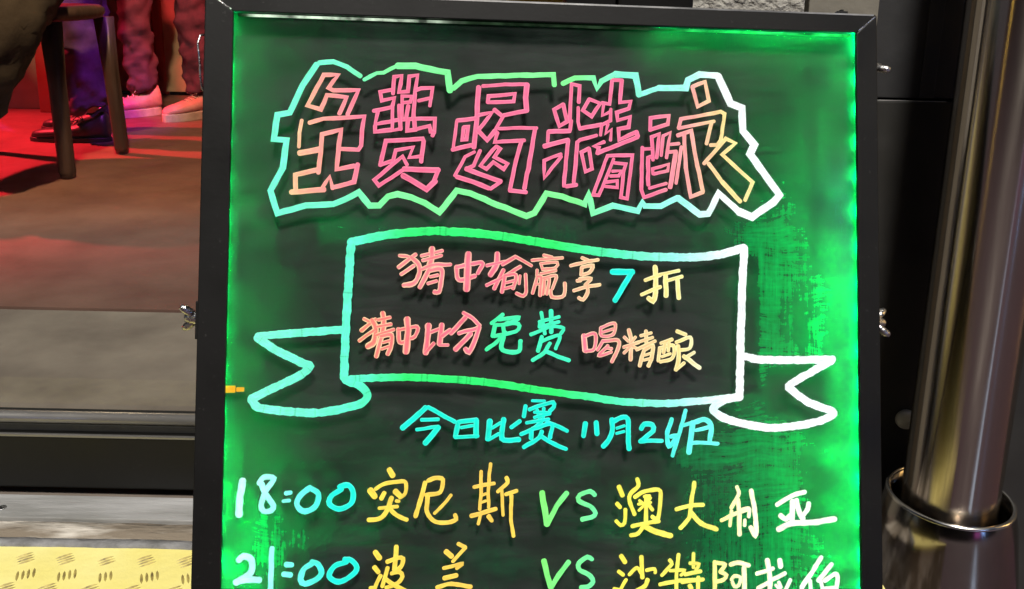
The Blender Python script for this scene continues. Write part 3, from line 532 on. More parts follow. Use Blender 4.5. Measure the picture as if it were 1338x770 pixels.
    ('letter','V',1,'39:368,-4168 329,-4133 231,-4164 222,-4213 329,-4263 373,-4321 339,-4358 252,-4375'),
    ('character','Y',1,'43:583,-4099 613,-4178|37:564,-4245 594,-4279|33:643,-4297 634,-4418 599,-4436 560,-4395|37:746,-4036 758,-4098 677,-4191 722,-4343|37:726,-4192 815,-4147 944,-4136 961,-4189 935,-4388 885,-4368|37:830,-4185 826,-4428|26:766,-4222 806,-4253|28:870,-4201 835,-4243|28:764,-4309 806,-4271|32:853,-4267 887,-4311|26:756,-4255 870,-4244|30:808,-4190 860,-4186|35:699,-4444 826,-4425 944,-4407|37:816,-4433 757,-4507 690,-4524|49:816,-4452 925,-4502 1056,-4539'),
    ('character','Y',1,'39:1269,-4076 1234,-4291 1223,-4386 1138,-4475|37:1102,-4309 1224,-4283 1352,-4275|43:1238,-4339 1313,-4427 1472,-4495'),
    ('character','W',1,'37:1659,-4123 1677,-4187 1606,-4312|37:1515,-4418 1656,-4361 1768,-4324|43:1667,-4235 1679,-4341 1681,-4548|33:1608,-4339 1595,-4466|37:1677,-4341 1768,-4319 1770,-4393|33:1732,-4419 1732,-4469|45:1789,-4160 1819,-4306 1838,-4490 1828,-4559 1787,-4488'),
    ('character','W',1,'43:2031,-4294 2167,-4220 2296,-4184|47:2063,-4390 2114,-4422 2156,-4392|51:2179,-4266 2172,-4431|49:2213,-4253 2248,-4385 2279,-4426|45:2331,-4288 2321,-4338 2258,-4414|53:2042,-4510 2165,-4465 2382,-4456 2578,-4434'),
    ('digit','D',1,'55:-2667,-4634 -2628,-4602 -2564,-4633 -2571,-4741 -2686,-4816|57:-2690,-4816 -2606,-4796 -2496,-4803'),
    ('digit','D',1,'45:-2400,-4541 -2402,-4882 -2406,-4927'),
    ('colon','D',1,'47:-2280,-4684 -2232,-4685|45:-2299,-4759 -2236,-4770'),
    ('digit','D',1,'47:-2054,-4675 -2128,-4720 -2158,-4809 -2119,-4845 -2029,-4814 -1984,-4761 -2013,-4687 -2068,-4669'),
    ('digit','D',1,'45:-1774,-4675 -1876,-4710 -1918,-4790 -1837,-4839 -1737,-4796 -1688,-4725 -1739,-4661 -1794,-4653'),
    ('character','Y',1,'47:-1533,-4602 -1498,-4653|43:-1540,-4728 -1506,-4769|33:-1487,-4796 -1529,-4886 -1546,-4949|30:-1575,-4898 -1529,-4895|41:-1358,-4561 -1368,-4756|37:-1435,-4685 -1338,-4654 -1299,-4664 -1309,-4719 -1355,-4765|35:-1428,-4734 -1473,-4889|35:-1396,-4785 -1327,-4774 -1301,-4811 -1344,-4865 -1438,-4904|37:-1446,-4829 -1362,-4887 -1236,-4956'),
    ('character','Y',1,'45:-935,-4616 -885,-4656|35:-829,-4551 -766,-4585|32:-766,-4587 -875,-4703|32:-952,-4756 -795,-4722 -841,-4759|39:-946,-4837 -839,-4818|37:-1006,-4915 -887,-4890 -715,-4921'),
    ('letter','V',0,'49:-80,-4720 -51,-4844 -18,-4950|45:-18,-4952 50,-4848 137,-4738'),
    ('letter','V',1,'41:343,-4721 302,-4701 229,-4750 234,-4807 332,-4866 353,-4914 312,-4955 246,-4959'),
    ('character','Y',1,'43:604,-4701 641,-4756|35:582,-4832 622,-4864|32:651,-4906 600,-4989 576,-5030|30:540,-4982 591,-4993|39:786,-4712 795,-4893|32:677,-4861 749,-4807 797,-4873|32:831,-4831 905,-4824 912,-4855|39:843,-4912 816,-4968 723,-5016'),
    ('character','Y',1,'35:1039,-4748 1061,-4787 970,-4880|35:1125,-4703 1105,-4864 1103,-5035|30:1044,-4843 1175,-4843 1143,-4884|35:953,-4958 1143,-4932 1345,-4929|32:1258,-4698 1258,-4822|33:1223,-4782 1308,-4795 1283,-4841|35:1183,-4878 1325,-4857|35:1153,-4946 1313,-4930|37:1305,-4909 1297,-5042|41:1223,-4977 1238,-5004'),
    ('character','W',1,'39:1453,-4778 1453,-5047|37:1468,-4786 1546,-4804 1503,-4868|37:1503,-4868 1560,-4900 1533,-4938 1473,-4950|41:1596,-4806 1665,-4792 1768,-4819|45:1725,-4837 1724,-5057|33:1606,-4940 1634,-4910 1689,-4922 1674,-4990 1634,-4998 1614,-4959'),
    ('character','W',1,'47:1939,-4777 1963,-4931 1957,-5075|37:1839,-4895 1994,-4855|39:1851,-5023 1963,-4970|47:2056,-4780 2062,-4840|39:1978,-4956 2106,-4899|33:2044,-4972 2065,-5023|37:2152,-4957 2105,-5051|30:2014,-5000 2054,-5045'),
    ('character','W',1,'45:2446,-4766 2352,-4906 2257,-5033|39:2341,-4973 2346,-5089|45:2544,-4835 2476,-4910 2414,-4975|37:2434,-4967 2466,-5084|41:2475,-4978 2590,-4925 2583,-5097|35:2464,-5047 2578,-5041'),
]
PAL = {   # ink colours with the edge LEDs' tint and burn-out painted in, along the board's width: (x in mm from the middle, display RGB core, RGB rim)
 'T': [(-240, (255, 205, 150), (255, 235, 165)), (-205, (255, 160, 150), (255, 180, 150)), (-165, (252, 112, 150), (255, 150, 170)), (90, (248, 112, 152), (255, 150, 175)), (125, (255, 170, 165), (255, 190, 165)), (155, (255, 222, 150), (255, 235, 160)), (210, (255, 236, 165), (255, 240, 180))],
 'O': [(-260, (120, 252, 215), (110, 250, 205)), (-190, (118, 255, 205), (105, 250, 185)), (-150, (130, 255, 160), (115, 250, 145)), (20, (132, 255, 150), (118, 250, 140)), (60, (130, 255, 215), (110, 252, 200)), (120, (165, 255, 238), (140, 255, 225)), (150, (246, 255, 252), (205, 255, 240))],
 'B': [(-270, (135, 255, 220), (80, 250, 180)), (-170, (95, 255, 205), (60, 248, 165)), (-130, (50, 245, 120), (40, 235, 105)), (0, (48, 242, 112), (38, 232, 100)), (60, (90, 252, 190), (65, 245, 160)), (110, (160, 255, 240), (120, 255, 215)), (165, (250, 255, 255), (215, 255, 240))],
 'P1': [(-140, (250, 140, 140), (255, 205, 165)), (-60, (250, 112, 140), (255, 175, 165)), (-20, (250, 125, 130), (255, 205, 170)), (30, (255, 190, 150), (255, 225, 175)), (70, (255, 225, 140), (255, 240, 170)), (120, (255, 240, 150), (255, 250, 190))],
 'P2': [(-170, (250, 135, 115), (255, 215, 160)), (-110, (248, 112, 130), (255, 180, 160)), (-50, (250, 118, 145), (255, 190, 170)), (45, (250, 125, 145), (255, 200, 170)), (75, (255, 200, 150), (255, 230, 175)), (115, (255, 225, 145), (255, 240, 175)), (135, (255, 245, 205), (255, 250, 215))],
 'M': [(-60, (72, 248, 165), (95, 252, 180)), (0, (70, 250, 195), (85, 252, 190))],
 'C': [(-150, (18, 240, 212), (90, 250, 220)), (80, (20, 245, 220), (90, 252, 225)), (130, (110, 255, 240), (120, 255, 235))],
 'D': [(-265, (205, 255, 248), (175, 255, 240)), (-225, (130, 255, 242), (110, 255, 235)), (-190, (30, 248, 222), (80, 252, 226)), (-130, (20, 246, 218), (100, 252, 222))],
 'Y': [(-160, (255, 222, 82), (255, 228, 100)), (-60, (255, 205, 92), (255, 215, 90)), (40, (255, 240, 80), (255, 235, 85)), (140, (255, 248, 120), (255, 245, 100))],
 'V': [(-20, (138, 250, 112), (118, 248, 110)), (20, (125, 250, 150), (100, 248, 135)), (45, (115, 250, 178), (85, 248, 160))],
 'W': [(90, (255, 245, 110), (255, 238, 90)), (150, (255, 250, 160), (255, 245, 120)), (175, (255, 255, 225), (255, 255, 170)), (215, (255, 255, 250), (240, 255, 215))],
}
def pal(p, x):
    st = PAL[p]
    if x <= st[0][0]: return lin(st[0][1]), lin(st[0][2])
    for a, b in zip(st, st[1:]):
        if x <= b[0]:
            t = (x - a[0]) / (b[0] - a[0])
            return tuple(tuple(p_ + (q_ - p_) * t for p_, q_ in zip(lin(a[i]), lin(b[i]))) for i in (1, 2))
    return lin(st[-1][1]), lin(st[-1][2])
N = NT('fluorescent_ink')
ca = N.n('ShaderNodeAttribute', attribute_name='ink'); nf = N.noise(N.coords(), 160, 5); dr = N.n('ShaderNodeAttribute', attribute_name='drag'); dm = N.n('ShaderNodeMapping'); dm.inputs['Scale'].default_value = (1.1, .10, 1); N.l(dr.outputs['Vector'], dm.inputs[0]); nf2 = N.noise(dm.outputs[0], 1.3, 4)
ml = N.n('ShaderNodeMath', operation='MULTIPLY'); N.l(N.ramp(nf, [(.3, (1.08,) * 3), (.65, (1.30,) * 3)]), ml.inputs[0]); N.l(N.ramp(nf2, [(.30, (.74,) * 3), (.52, (1.0,) * 3)]), ml.inputs[1])
b = N.n('ShaderNodeBsdfPrincipled'); b.inputs['Roughness'].default_value = .5; b.inputs['Specular IOR Level'].default_value = .2
mc = N.n('ShaderNodeMixRGB', blend_type='MULTIPLY'); mc.inputs[0].default_value = 1; mc.inputs[2].default_value = (.06, .06, .06, 1)
N.l(ca.outputs['Color'], mc.inputs[1]); N.l(mc.outputs[0], b.inputs['Base Color'])
N.l(ca.outputs['Color'], b.inputs['Emission Color']); N.l(ml.outputs[0], b.inputs['Emission Strength'])
N.l(b.outputs[0], N.out.inputs[0]); M['ink'] = N.m

def smooth_path(p, sm):
    p = [Vector(q) for q in p]
    if len(p) == 2 or not sm:
        out = []
        for a, b in zip(p, p[1:]):
            n = max(1, int((b - a).length / .006))
            out += [a.lerp(b, i / n) for i in range(n)]
        return out + [p[-1]]
    out = []
    for i in range(len(p) - 1):
        a, b = p[i], p[i + 1]; t0 = (p[i + 1] - p[i - 1]) * .5 if i else (b - a); t1 = (p[i + 2] - a) * .5 if i + 2 < len(p) else (b - a)
        L_ = (b - a).length
        if t0.length > L_ * 1.1: t0 = t0.normalized() * L_ * 1.1
        if t1.length > L_ * 1.1: t1 = t1.normalized() * L_ * 1.1
        n = max(2, min(12, int(L_ / .0018)))
        for k in range(n):
            t = k / n; out.append((2 * t ** 3 - 3 * t * t + 1) * a + (t ** 3 - 2 * t * t + t) * t0 + (-2 * t ** 3 + 3 * t * t) * b + (t ** 3 - t * t) * t1)
    return out + [p[-1]]
def stroke(vs, fs, cs, sk, pts, wd, sm, pl, z, seed):
    p = smooth_path(pts, sm)
    if pl == 'B':                                    # finer steps, so that the marker's overlaps show as narrow darker bands
        p = [a.lerp(b, i / 3) for a, b in zip(p, p[1:]) for i in range(3)] + [p[-1]]
    n = len(p); rows = []; rb = random.Random(seed)
    # half round ends
    d0 = (p[1] - p[0]).normalized(); d1 = (p[-1] - p[-2]).normalized(); h = wd / 2
    chain = [(p[0] - d0 * h * .75, .35, d0), (p[0] - d0 * h * .5, .75, d0)]
    for i, q in enumerate(p):
        if i == 0: t = d0
        elif i == n - 1: t = d1
        else:
            t = ((p[i] - p[i - 1]).normalized() + (p[i + 1] - p[i]).normalized())
            t = t.normalized() if t.length > .15 else (p[i + 1] - p[i]).normalized()
        k = 1.
        if 0 < i < n - 1:
            cosn = max(.55, t.dot((p[i] - p[i - 1]).normalized())); k = min(1.35, 1 / cosn)
        chain.append((q, k, t))
    chain += [(p[-1] + d1 * h * .5, .75, d1), (p[-1] + d1 * h * .75, .35, d1)]
    run = 0.; last = chain[0][0]
    for q, k, t in chain:
        k *= 1 + .15 * noise.noise(Vector((q.x * 230, q.y * 230, seed))) + .08 * noise.noise(Vector((q.x * 700, q.y * 700, seed)))
        run += (q - last).length; last = q
        q = q + Vector((noise.noise(Vector((q.x * 120, q.y * 120, seed + 1))), noise.noise(Vector((q.x * 120, q.y * 120, seed + 2))))) * .00045
        nn = Vector((-t.y, t.x)); c0, c1 = pal(pl, q.x * 1000)
        c1 = c1 if pl in ('P1', 'P2') else tuple(.5 * (a_ + b_) for a_, b_ in zip(c0, c1)) if pl not in 'OBVM' else c0
        br = .94 + .14 * noise.noise(Vector((q.x * 90, q.y * 90, seed + 5)))
        if pl == 'B' and q.x < .10 and rb.random() < .03: br *= .68
        base = len(vs)
        for f, zz, c in ((-1, -.0002, c1), (-.72, .00004, c1), (-.45, .00004, c0), (.45, .00004, c0), (.72, .00004, c1), (1, -.0002, c1)):
            r = q + nn * h * k * f; vs.append((r.x, r.y, z + zz)); cs += [c[0] * br, c[1] * br, c[2] * br, 1]; sk.append((f * h * 1000, run * 1000, seed))
        rows.append(base)
    for a, b in zip(rows, rows[1:]):
        for j in range(5): fs.append((a + j, a + j + 1, b + j + 1, b + j))
for gi, (kind, pl, sm, txt) in enumerate(GLYPHS):
    vs, fs, cs, sk = [], [], [], []
    for si, s_ in enumerate(txt.split('|')):
        w_, pp = s_.split(':'); pts = [tuple(int(c) * 1e-4 for c in q.split(',')) for q in pp.split()]
        stroke(vs, fs, cs, sk, pts, int(w_) * (1.02e-4 if pl in 'TOB' else 1.0e-4), sm, pl, .00075 + si * .00003, gi * 31 + si * 7)
    o = pyd(kind, vs, fs, M['ink'], panel)
    o.data.attributes.new('ink', 'FLOAT_COLOR', 'POINT').data.foreach_set('color', cs)
    o.data.attributes.new('drag', 'FLOAT_VECTOR', 'POINT').data.foreach_set('vector', [c for t_ in sk for c in t_])

# side fittings: wing nuts, struts, hanging wire, clip
def wing_nut(x, y, sx, rot):
    root = lathe('wing_nut', [(.0001, .0135), (.003, .0132), (.0042, .010), (.0055, .004), (.0065, .001), (.0075, 0), (.0075, -.001)], M['chrome'], board, 20)
    root.location = (x, y, -.012); root.rotation_euler = (0, R(90) * sx, 0)
    for s2 in (-1, 1):
        pts = [(0, 0, .004), (s2 * .005, 0, .0075), (s2 * .0095, 0, .0125), (s2 * .0115, 0, .0155)]
        o_ = tube('wing', [Matrix.Rotation(rot, 3, 'Z') @ Vector(q) for q in pts], [.003, .0034, .0036, .0022], M['chrome'], root, 8)
    root.scale = (1.05,) * 3; return root
wing_nut(.3002, -.028, 1, R(20)); wing_nut(.3002, -.268, 1, R(70)); wing_nut(-.3044, -.262, -1, R(55))
bm = bmesh.new(); bm_box(bm, (-.3066, -.279, -.026), (-.3042, -.247, .002), .0008); from_bm('strut_plate', bm, M['black_frame'], board)
for sx, x in ((-1, -.293), (1, .288)):
    inv = BM.inverted()
    a = Vector((x, -.262, ZB - .006)); b = inv @ Vector((BM @ a + Vector((0, 0, 0)))); foot = BM @ a; foot = inv @ Vector((foot.x, .93 if sx < 0 else .915, .012))
    tube('strut', [a + Vector((0, .03, 0)), a, foot], .006, M['black_frame'], board, 10)
tube('hanging_wire', [(-.3042, -.0185, -.004), (-.3082, -.021, .002), (-.3098, -.028, .003), (-.3082, -.042, .002), (-.3075, -.056, .001), (-.3062, -.066, -.001), (-.3042, -.069, -.004)], .0009, M['chrome'], board, 8)
bm = bmesh.new(); bm_box(bm, (.262, Tt + .0004, .0), (.272, Tt + .0026, .006), .0006); bm_box(bm, (.2655, Tt + .0027, .001), (.2685, Tt + .0042, .005), .0004); from_bm('clip', bm, M['seam'], board)


# ------------------------------------------------------------------ inside the bar
# stool in front
def stool(loc, seat_h, label, m, rz=0., sx=.2, sy=.2, group=None, leg=.024, name='bar_stool'):
    root = empty(name, loc, label, 'stool', group); root.rotation_euler = (0, 0, rz)
    rings = []
    for k, (s_, z) in enumerate(((.90, -.045), (.97, -.040), (1.0, -.026), (.995, -.012), (.95, -.003), (.75, -.005), (.4, -.012), (.02, -.014))):
        rings.append([Vector(((sx + .03) * s_ * math.copysign(abs(math.cos(a)) ** .7, math.cos(a)), (sy + .03) * s_ * math.copysign(abs(math.sin(a)) ** .7, math.sin(a)), seat_h + z)) for a in [2 * math.pi * q / 40 for q in range(40)]])
    loft('seat', rings, m, root)
    for ax in (-1, 1):
        for ay in (-1, 1):
            top = Vector((ax * (sx - .02), ay * (sy - .02), seat_h - .043)); bot = Vector((ax * sx, ay * sy, .004))
            rr = []
            for t, k in ((0, .8), (.04, 1.0), (.6, 1.05), (1, 1.35)):
                c = bot.lerp(top, t); r_ = leg * k
                rr.append([c + Vector((r_ * math.copysign(abs(math.cos(a)) ** .6, math.cos(a)) * .9, r_ * math.copysign(abs(math.sin(a)) ** .6, math.sin(a)) * .9, 0)) for a in [2 * math.pi * (q + .5) / 12 for q in range(12)]])
            loft('leg', rr, m, root)
    return root
stool((-1.575, 2.865, .004), .502, 'dark wooden stool with thick legs in front of the plum trousers', M['dark_wood'], R(0), .25, .195)
stool((-1.93, 4.36, .004), .70, 'red painted stool standing behind the sneakers', M['red_paint'], R(4), .20, .20, leg=.030)

# people (seen from the knees down)
def skin_mesh(name, verts, edges, radii, m, parent, root=0, disp=0., dscale=.12, sub=2):
    me = bpy.data.meshes.new(name); me.from_pydata(verts, edges, []); me.update()
    o = bpy.data.objects.new(name, me); COL.objects.link(o); me.materials.append(m)
    md = o.modifiers.new('skin', 'SKIN'); md.use_smooth_shade = True; md.branch_smoothing = .3
    for i, r in enumerate(radii):
        me.skin_vertices[0].data[i].radius = r if isinstance(r, tuple) else (r, r)
    me.skin_vertices[0].data[root].use_root = True
    s = o.modifiers.new('sub', 'SUBSURF'); s.levels = s.render_levels = sub
    if disp:
        tx = bpy.data.textures.new(name + '_folds', 'CLOUDS'); tx.noise_scale = dscale; tx.noise_depth = 2
        d = o.modifiers.new('folds', 'DISPLACE'); d.texture = tx; d.strength = disp; d.mid_level = .5; d.texture_coords = 'LOCAL'
    dg = bpy.context.evaluated_depsgraph_get(); ev = o.evaluated_get(dg)
    nm = bpy.data.meshes.new_from_object(ev); o.modifiers.clear(); o.data = nm; bpy.data.meshes.remove(me)
    nm.name = name; o.parent = parent
    for p in nm.polygons: p.use_smooth = True
    return o
def shoe(name, pos, ang, Ls, m, msole, parent, hh=.075, wd=.045, sole=.022, laces=None, ankle=.085):
    # x forward along the foot, origin at the heel on the floor
    root = loft(name, [], m, parent) if False else None
    def ring(x, w_, h_, z0, n=18):
        return [Vector((x, w_ * math.cos(a), z0 + h_ * (.5 + .5 * math.sin(a)) if math.sin(a) > -.3 else z0 + h_ * .35 * (1 + math.sin(a)))) for a in [2 * math.pi * k / n for k in range(n)]]
    prof = [(-.004, .30, .55), (.004, .62, .95), (.03, .78, 1.22), (.08, .82, 1.30), (.13, .78, 1.18), (.20, .86, .98), (.30, .98, .82), (.45, 1.0, .66), (.62, 1.02, .54), (.78, .94, .47), (.90, .72, .40), (.97, .45, .30), (1.0, .12, .14)]
    pr = [(x * Ls if x > .05 else x * Ls, w_ * wd, h_ * hh) for x, w_, h_ in prof]
    up = loft(name, [ring(x, w_, h_, sole * .8) for x, w_, h_ in pr], m, parent)
    n = 40; out = []
    for k in range(n):
        a = 2 * math.pi * k / n; cx = math.cos(a); cy = math.sin(a)
        x = Ls * (.5 + .52 * math.copysign(abs(cx) ** .75, cx)); t = x / Ls
        wv = wd * (1.06 if t > .45 else .92 + .14 * t / .45) * (1 if t < .7 else 1 - .25 * (t - .7) / .3)
        out.append((x, wv * math.copysign(abs(cy) ** .8, cy)))
    so_ = loft('sole', [[Vector((x, y_, z)) for x, y_ in out] for z in (0., sole * .9)] + [[Vector((x * .985 + .002, y_ * .97, sole)) for x, y_ in out]], msole, up, False)
    if laces:
        for i in range(4):
            x = Ls * (.34 + .075 * i); z = sole * .8 + hh * (.80 - .075 * i) + .004
            tube('lace', [(x - .004, -wd * .45, z - .007), (x, 0, z + .001), (x + .004, wd * .45, z - .007)], .0028, laces, up, 6)
        x = Ls * .33; z = sole * .8 + hh * .86
        for s2 in (-1, 1): tube('lace', [(x, 0, z), (x + .012, s2 * .018, z + .014), (x + .024, s2 * .026, z + .004), (x + .014, s2 * .012, z - .002)], .0022, laces, up, 6)
    up.location = pos; up.rotation_euler = (0, 0, ang)
    return up
def person(loc, label, ft, hipz, face, trouser, shoe_kind, leg_r=(.078, .085, .095), seated=None, group=None):
    """ft: list of two (ankle x,y) in world; standing figure with hands in its pockets."""
    root = empty('person', loc, label, 'person', group); o = Vector(loc)
    W = lambda p: tuple(Vector(p) - o)
    a0, a1 = ft; mid = (Vector((*a0, 0)) + Vector((*a1, 0))) / 2
    side = Vector((*a1, 0)) - Vector((*a0, 0)); side = side.normalized()
    fw = Vector((math.cos(face), math.sin(face), 0))
    if seated: pel = Vector(seated[0]); knees = [Vector(k) for k in seated[1]]
    else:
        pel = mid + Vector((0, 0, hipz)) - fw * .02
        knees = [Vector((*a, hipz * .53)) * .0 + Vector((a[0], a[1], hipz * .52)) + fw * .03 for a in (a0, a1)]
    hips = [pel - side * .09 + Vector((0, 0, -.05)), pel + side * .09 + Vector((0, 0, -.05))]
    ank = [Vector((*a0, .10)), Vector((*a1, .10))]
    ch = pel + Vector((0, 0, .40)); nk = pel + Vector((0, 0, .56)); hd = pel + Vector((0, 0, .66)) + fw * .02; tp_ = pel + Vector((0, 0, .80)) + fw * .02
    sh = [ch + Vector((0, 0, .08)) - side * .17, ch + Vector((0, 0, .08)) + side * .17]
    el = [pel - side * .27 + Vector((0, 0, .20)) - fw * .08, pel + side * .27 + Vector((0, 0, .20)) - fw * .08]
    hn = [pel - side * .15 + Vector((0, 0, -.03)) + fw * .06, pel + side * .15 + Vector((0, 0, -.03)) + fw * .06]
    V = [pel, pel + Vector((0, 0, .2)), ch, nk, hd, tp_, *hips, *knees, *ank, *sh, *el, *hn]
    E = [(0, 1), (1, 2), (2, 3), (3, 4), (4, 5), (0, 6), (0, 7), (6, 8), (7, 9), (8, 10), (9, 11), (2, 12), (2, 13), (12, 14), (13, 15), (14, 16), (15, 17)]
    rd = [.12, .115, .13, .05, .085, .06, .08, .08, .055, .055, .042, .042, .06, .06, .042, .042, .03, .03]
    skin_mesh('body', [W(v) for v in V], E, rd, M['skin'], root)
    # trousers: pelvis and two legs
    T = [pel + Vector((0, 0, .08)), pel, *hips]; TE = [(0, 1), (1, 2), (1, 3)]; TR = [.135, .14, leg_r[2] + .01, leg_r[2] + .01]
    for i in (0, 1):
        h_, k_, a_ = hips[i], knees[i], ank[i]; b0 = len(T)
        pts = [h_.lerp(k_, .5), k_, k_.lerp(a_, .35), k_.lerp(a_, .7), k_.lerp(a_, .93), Vector((a_.x, a_.y, a_.z + .02))]
        rr = [leg_r[2], leg_r[1], leg_r[1] * .97, leg_r[0], leg_r[0] * .98, leg_r[0] * .92]
        T += pts; TR += rr; TE += [(2 + i, b0)] + [(b0 + q, b0 + q + 1) for q in range(5)]
    skin_mesh('trousers', [W(v) for v in T], TE, TR, trouser, root, 1, .05, .055, 3)
    skin_mesh('shirt', [W(v) for v in (pel + Vector((0, 0, .03)), pel + Vector((0, 0, .2)), ch, nk - Vector((0, 0, .03)), *sh, *el)], [(0, 1), (1, 2), (2, 3), (2, 4), (2, 5), (4, 6), (5, 7)], [.15, .15, .165, .07, .08, .08, .06, .06], M['shirt'], root)
    skin_mesh('hair', [W(v) for v in (hd + Vector((0, 0, .05)) - fw * .035, tp_ - fw * .02 + Vector((0, 0, .0)))], [(0, 1)], [.088, .075], M['hair'], root)
    for s2 in (-1, 1): 
        e_ = lathe('eye', [(.001, .008), (.008, .004), (.010, 0), (.008, -.004), (.001, -.008)], M['leather'], root, 10); e_.location = Vector(W(hd + fw * .082 + side * s2 * .032 + Vector((0, 0, .02))))
    for i, (ax, an) in enumerate(zip((a0, a1), shoe_kind['ang'])):
        d = Vector((math.cos(an), math.sin(an), 0)); p = Vector((*ax, .004)) - d * shoe_kind.get('back', .06)
        shoe('shoe', W(p), an, shoe_kind['L'], shoe_kind['m'], shoe_kind['s'], root, shoe_kind.get('h', .075), shoe_kind.get('w', .047), shoe_kind.get('sole', .022), shoe_kind.get('laces'))
    return root
person((-1.50, 3.29, .004), 'person in plum trousers and black leather shoes standing behind the dark stool', ((-1.525, 3.285), (-1.60, 3.52)), .92, R(183), M['purple_cloth'],
       dict(ang=(R(184), R(186)), L=.275, m=M['leather'], s=M['leather'], laces=M['lace'], sole=.016, w=.044), leg_r=(.082, .088, .095))
person((-1.46, 3.92, .004), 'person in dark plum trousers and pale sneakers standing by the red stool', ((-1.585, 3.93), (-1.345, 3.93)), .94, R(235), M['indigo_cloth'],
       dict(ang=(R(222), R(245)), L=.27, m=M['sneaker'], s=M['sole'], laces=M['lace'], h=.085, w=.052, sole=.032), leg_r=(.064, .072, .085))
person((-1.75, 2.75, .004), 'person in loose black olive trousers seated on the dark stool', ((-1.52, 2.36), (-1.76, 2.36)), .9, R(215), M['black_cloth'],
       dict(ang=(R(205), R(200)), L=.27, m=M['leather'], s=M['leather'], sole=.016), leg_r=(.10, .125, .13), seated=((-1.56, 2.86, .635), ((-1.32, 2.40, .53), (-1.72, 2.42, .54))))

# bar furniture
bc = empty('bar_counter', (-1.6, 4.75, .004), 'bar counter with plain red lit front behind the sneakers', 'counter')
o = box('front_panel', (-.55, -.20, .02), (1.6, .22, .98), M['counter'], bc, .004); o = box('plinth', (-.53, -.17, 0), (1.58, .2, .019), M['seam'], bc); o = box('worktop', (-.6, -.26, .981), (1.65, .27, 1.02), M['dark_wood'], bc, .004)
tag(box('low_wall', (-3.4, 4.02, .004), (-1.93, 4.30, .55), M['beige'], bevel=.004), 'low rendered wall behind the black olive trousers', 'low wall')
tag(box('red_box', (-2.045, 3.93, .004), (-1.985, 4.01, .42), M['red_paint'], bevel=.004), 'narrow red upright box against the low rendered wall', 'box')
bt = [(.45, -.005), (.45, .0), (.5, .03), (.5, .55), (.35, .70), (.17, .78), (.15, .97), (.18, .98), (.18, 1.0)]
for x, y, h, lb in ((-1.36, 4.44, .30, 'tall pale green bottle on the floor before the bar counter'), (-1.46, 4.49, .22, 'short pale green bottle on the floor before the bar counter')):
    o = lathe('bottle', [(r_ * .09, z * h) for r_, z in bt], M['pale_bottle'], None, 20); o.location = (x, y, .006); tag(o, lb, 'bottle')
# side table with a crate and a box, seen over the board's top edge
stb = empty('side_table', (.2, 2.5, .002), 'small dark side table standing behind the menu board', 'table')
box('table_top', (-.32, -.22, .40), (.32, .22, .43), M['dark_wood'], stb, .004)
for ax in (-1, 1):
    for ay in (-1, 1): tube('leg', [(ax * .28, ay * .18, 0), (ax * .27, ay * .17, .40)], .018, M['dark_wood'], stb, 10)
cr = empty('bottle_crate', (.075, 2.46, .433), 'yellow plastic crate on the side table', 'crate')
for lo, hi in (((-.1, -.12, 0), (.1, .12, .012)),): box('base', lo, hi, M['crate'], cr, .002)
for ay in (-.12, .108): box('side', (-.1, ay, .0125), (.1, ay + .012, .27), M['crate'], cr, .002)
for ax in (-.1, .088): box('end', (ax, -.1075, .0125), (ax + .012, .1075, .27), M['crate'], cr, .002)
bx_ = empty('carton', (.235, 2.46, .433), 'red brown carton beside the yellow crate', 'box')
box('carton_body', (-.055, -.1, 0), (.055, .1, .26), M['brownbox'], bx_, .002); box('lid_flap', (-.054, -.099, .2605), (.054, .0, .264), M['brownbox'], bx_)

# ceiling lamps: a red, a magenta and two warm spotlights
def spotlight(loc, target, col, power, size, label, blend=.6):
    root = empty('spotlight', loc, label, 'spotlight', 'spotlights on the bar ceiling')
    d = (Vector(target) - Vector(loc)).normalized(); q = (-d).to_track_quat('Z', 'Y')
    for nm, pr, m in (('housing', [(.001, .12), (.03, .12), (.045, .09), (.055, 0), (.05, -.005), (.042, .01), (.001, .02)], M['seam']), ('lens', [(.001, .0), (.04, .0)], emit('lamp_glow', col, 6.0))):
        o_ = lathe(nm, pr, m, root, 24, caps=False); o_.rotation_euler = q.to_euler()
    tube('bracket', [Vector((0, 0, .05)), Vector((0, 0, 2.75 - loc[2]))], .008, M['seam'], root)
    ld = bpy.data.lights.new('spot_beam', 'SPOT'); ld.energy = power; ld.color = col; ld.spot_size = size; ld.spot_blend = blend; ld.shadow_soft_size = .05
    lo_ = bpy.data.objects.new('spot_beam', ld); COL.objects.link(lo_); lo_.parent = root; lo_.rotation_euler = q.to_euler(); lo_.location = d * .03
    return root
spotlight((-3.3, 3.5, 2.5), (-2.05, 2.98, 0), (1.0, .03, .05), 2000, R(50), 'red spotlight on the ceiling aimed at the low wall side', .9)
spotlight((-.45, 2.7, 2.5), (-1.62, 4.35, .25), (1.0, .06, .06), 620, R(26), 'red spotlight on the ceiling in front of the bar counter')
spotlight((-.75, 1.45, 2.5), (-1.45, 3.5, 0), (1.0, .60, .32), 400, R(56), 'warm spotlight on the ceiling near the glass door')
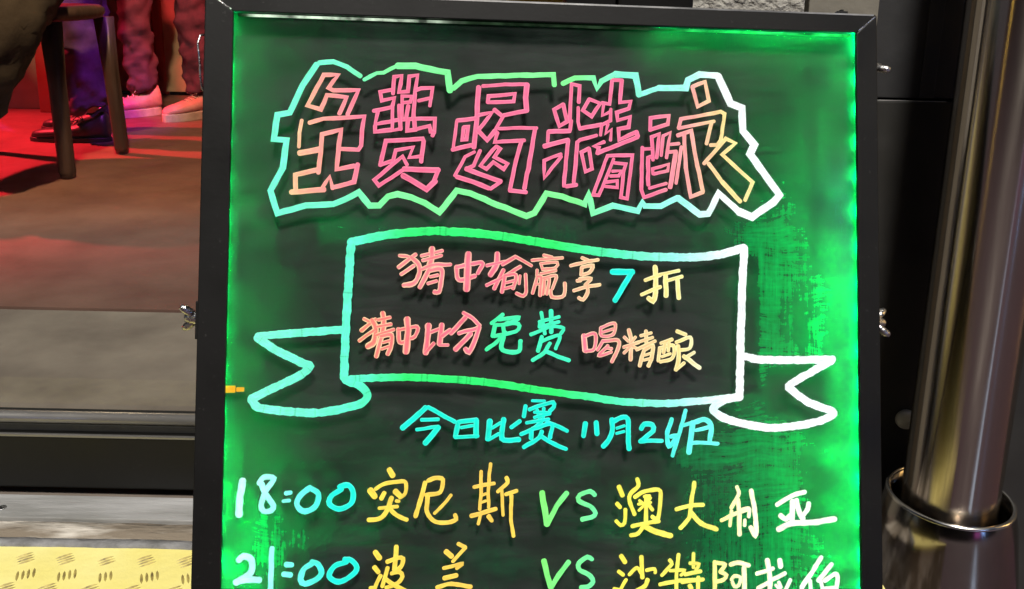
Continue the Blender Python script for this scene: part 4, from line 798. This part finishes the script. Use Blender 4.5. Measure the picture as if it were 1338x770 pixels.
spotlight((-.35, 2.15, 2.5), (-1.55, 3.36, .42), (.60, .10, 1.0), 380, R(17), 'violet spotlight on the ceiling near the glass door')
spotlight((.6, 4.6, 2.5), (.1, 2.6, .5), (1.0, .75, .45), 60, R(50), 'warm spotlight on the ceiling above the side table')


tag(box('added_blue_line', (0, -1.1, 0), (.05, 1.1, .004), mat('pale_blue_streak', (.45, .60, .95), (.38, .52, .85), .6, scale=30)), 'added pale blue line on the paving, mirrored as a streak in the steel post', 'added line')  # unseen line, added for the blue streak in the post
rlo = bpy.data.objects['added_blue_line']; rlo.location = (1.02, -.42, STREET + .001); rlo.rotation_euler = (0, 0, R(22))
# ------------------------------------------------------------------ across the street: building, with glowing parts added to streak the steel post
ob = empty('shop_building', (2, -9, STREET), 'dark brick shop building across the street with added glowing signs', 'building')
box('wall', (-14, -4, 0), (14, 0, 6.5), M['brick_far'], ob)
box('roof', (-14.3, -4.3, 6.5), (14.3, .3, 6.7), M['seam'], ob)
for x in (-9, -4.5, 4.5, 9): box('window', (x - 1, .0, 3.6), (x + 1, .05, 5.2), M['glass'], ob, .01)
box('added_sign', (-11.4, .005, 2.6), (-10.1, .12, 3.1), emit('yellow_streak', (1.0, .66, .12), 14.0), ob, .02)  # unseen sign, tube and window, added as glowing sources for the post's reflections
box('added_tube', (5.0, .005, .6), (5.14, .12, 4.4), emit('blue_streak', (.25, .45, 1.0), 20.0), ob, .02)
box('added_window', (2.0, .005, .4), (4.0, .06, 2.4), emit('violet_streak', (.30, .06, .26), 1.6), ob, .02)
vs_ = empty('added_side_sign', (3.1, .75, STREET), 'added tall warm glowing sign box down the street, mirrored in the steel post', 'sign')  # unseen glowing box, added for the gold reflection on the post's right edge
box('sign_face', (-.012, -.16, .45), (.0, .16, 2.3), emit('warm_streak', (1.0, .62, .22), 5.0), vs_, .004); box('sign_case', (.001, -.17, .43), (.09, .17, 2.32), M['seam'], vs_, .004); box('sign_arm', (.03, .171, 2.0), (.06, .30, 2.04), M['seam'], vs_)
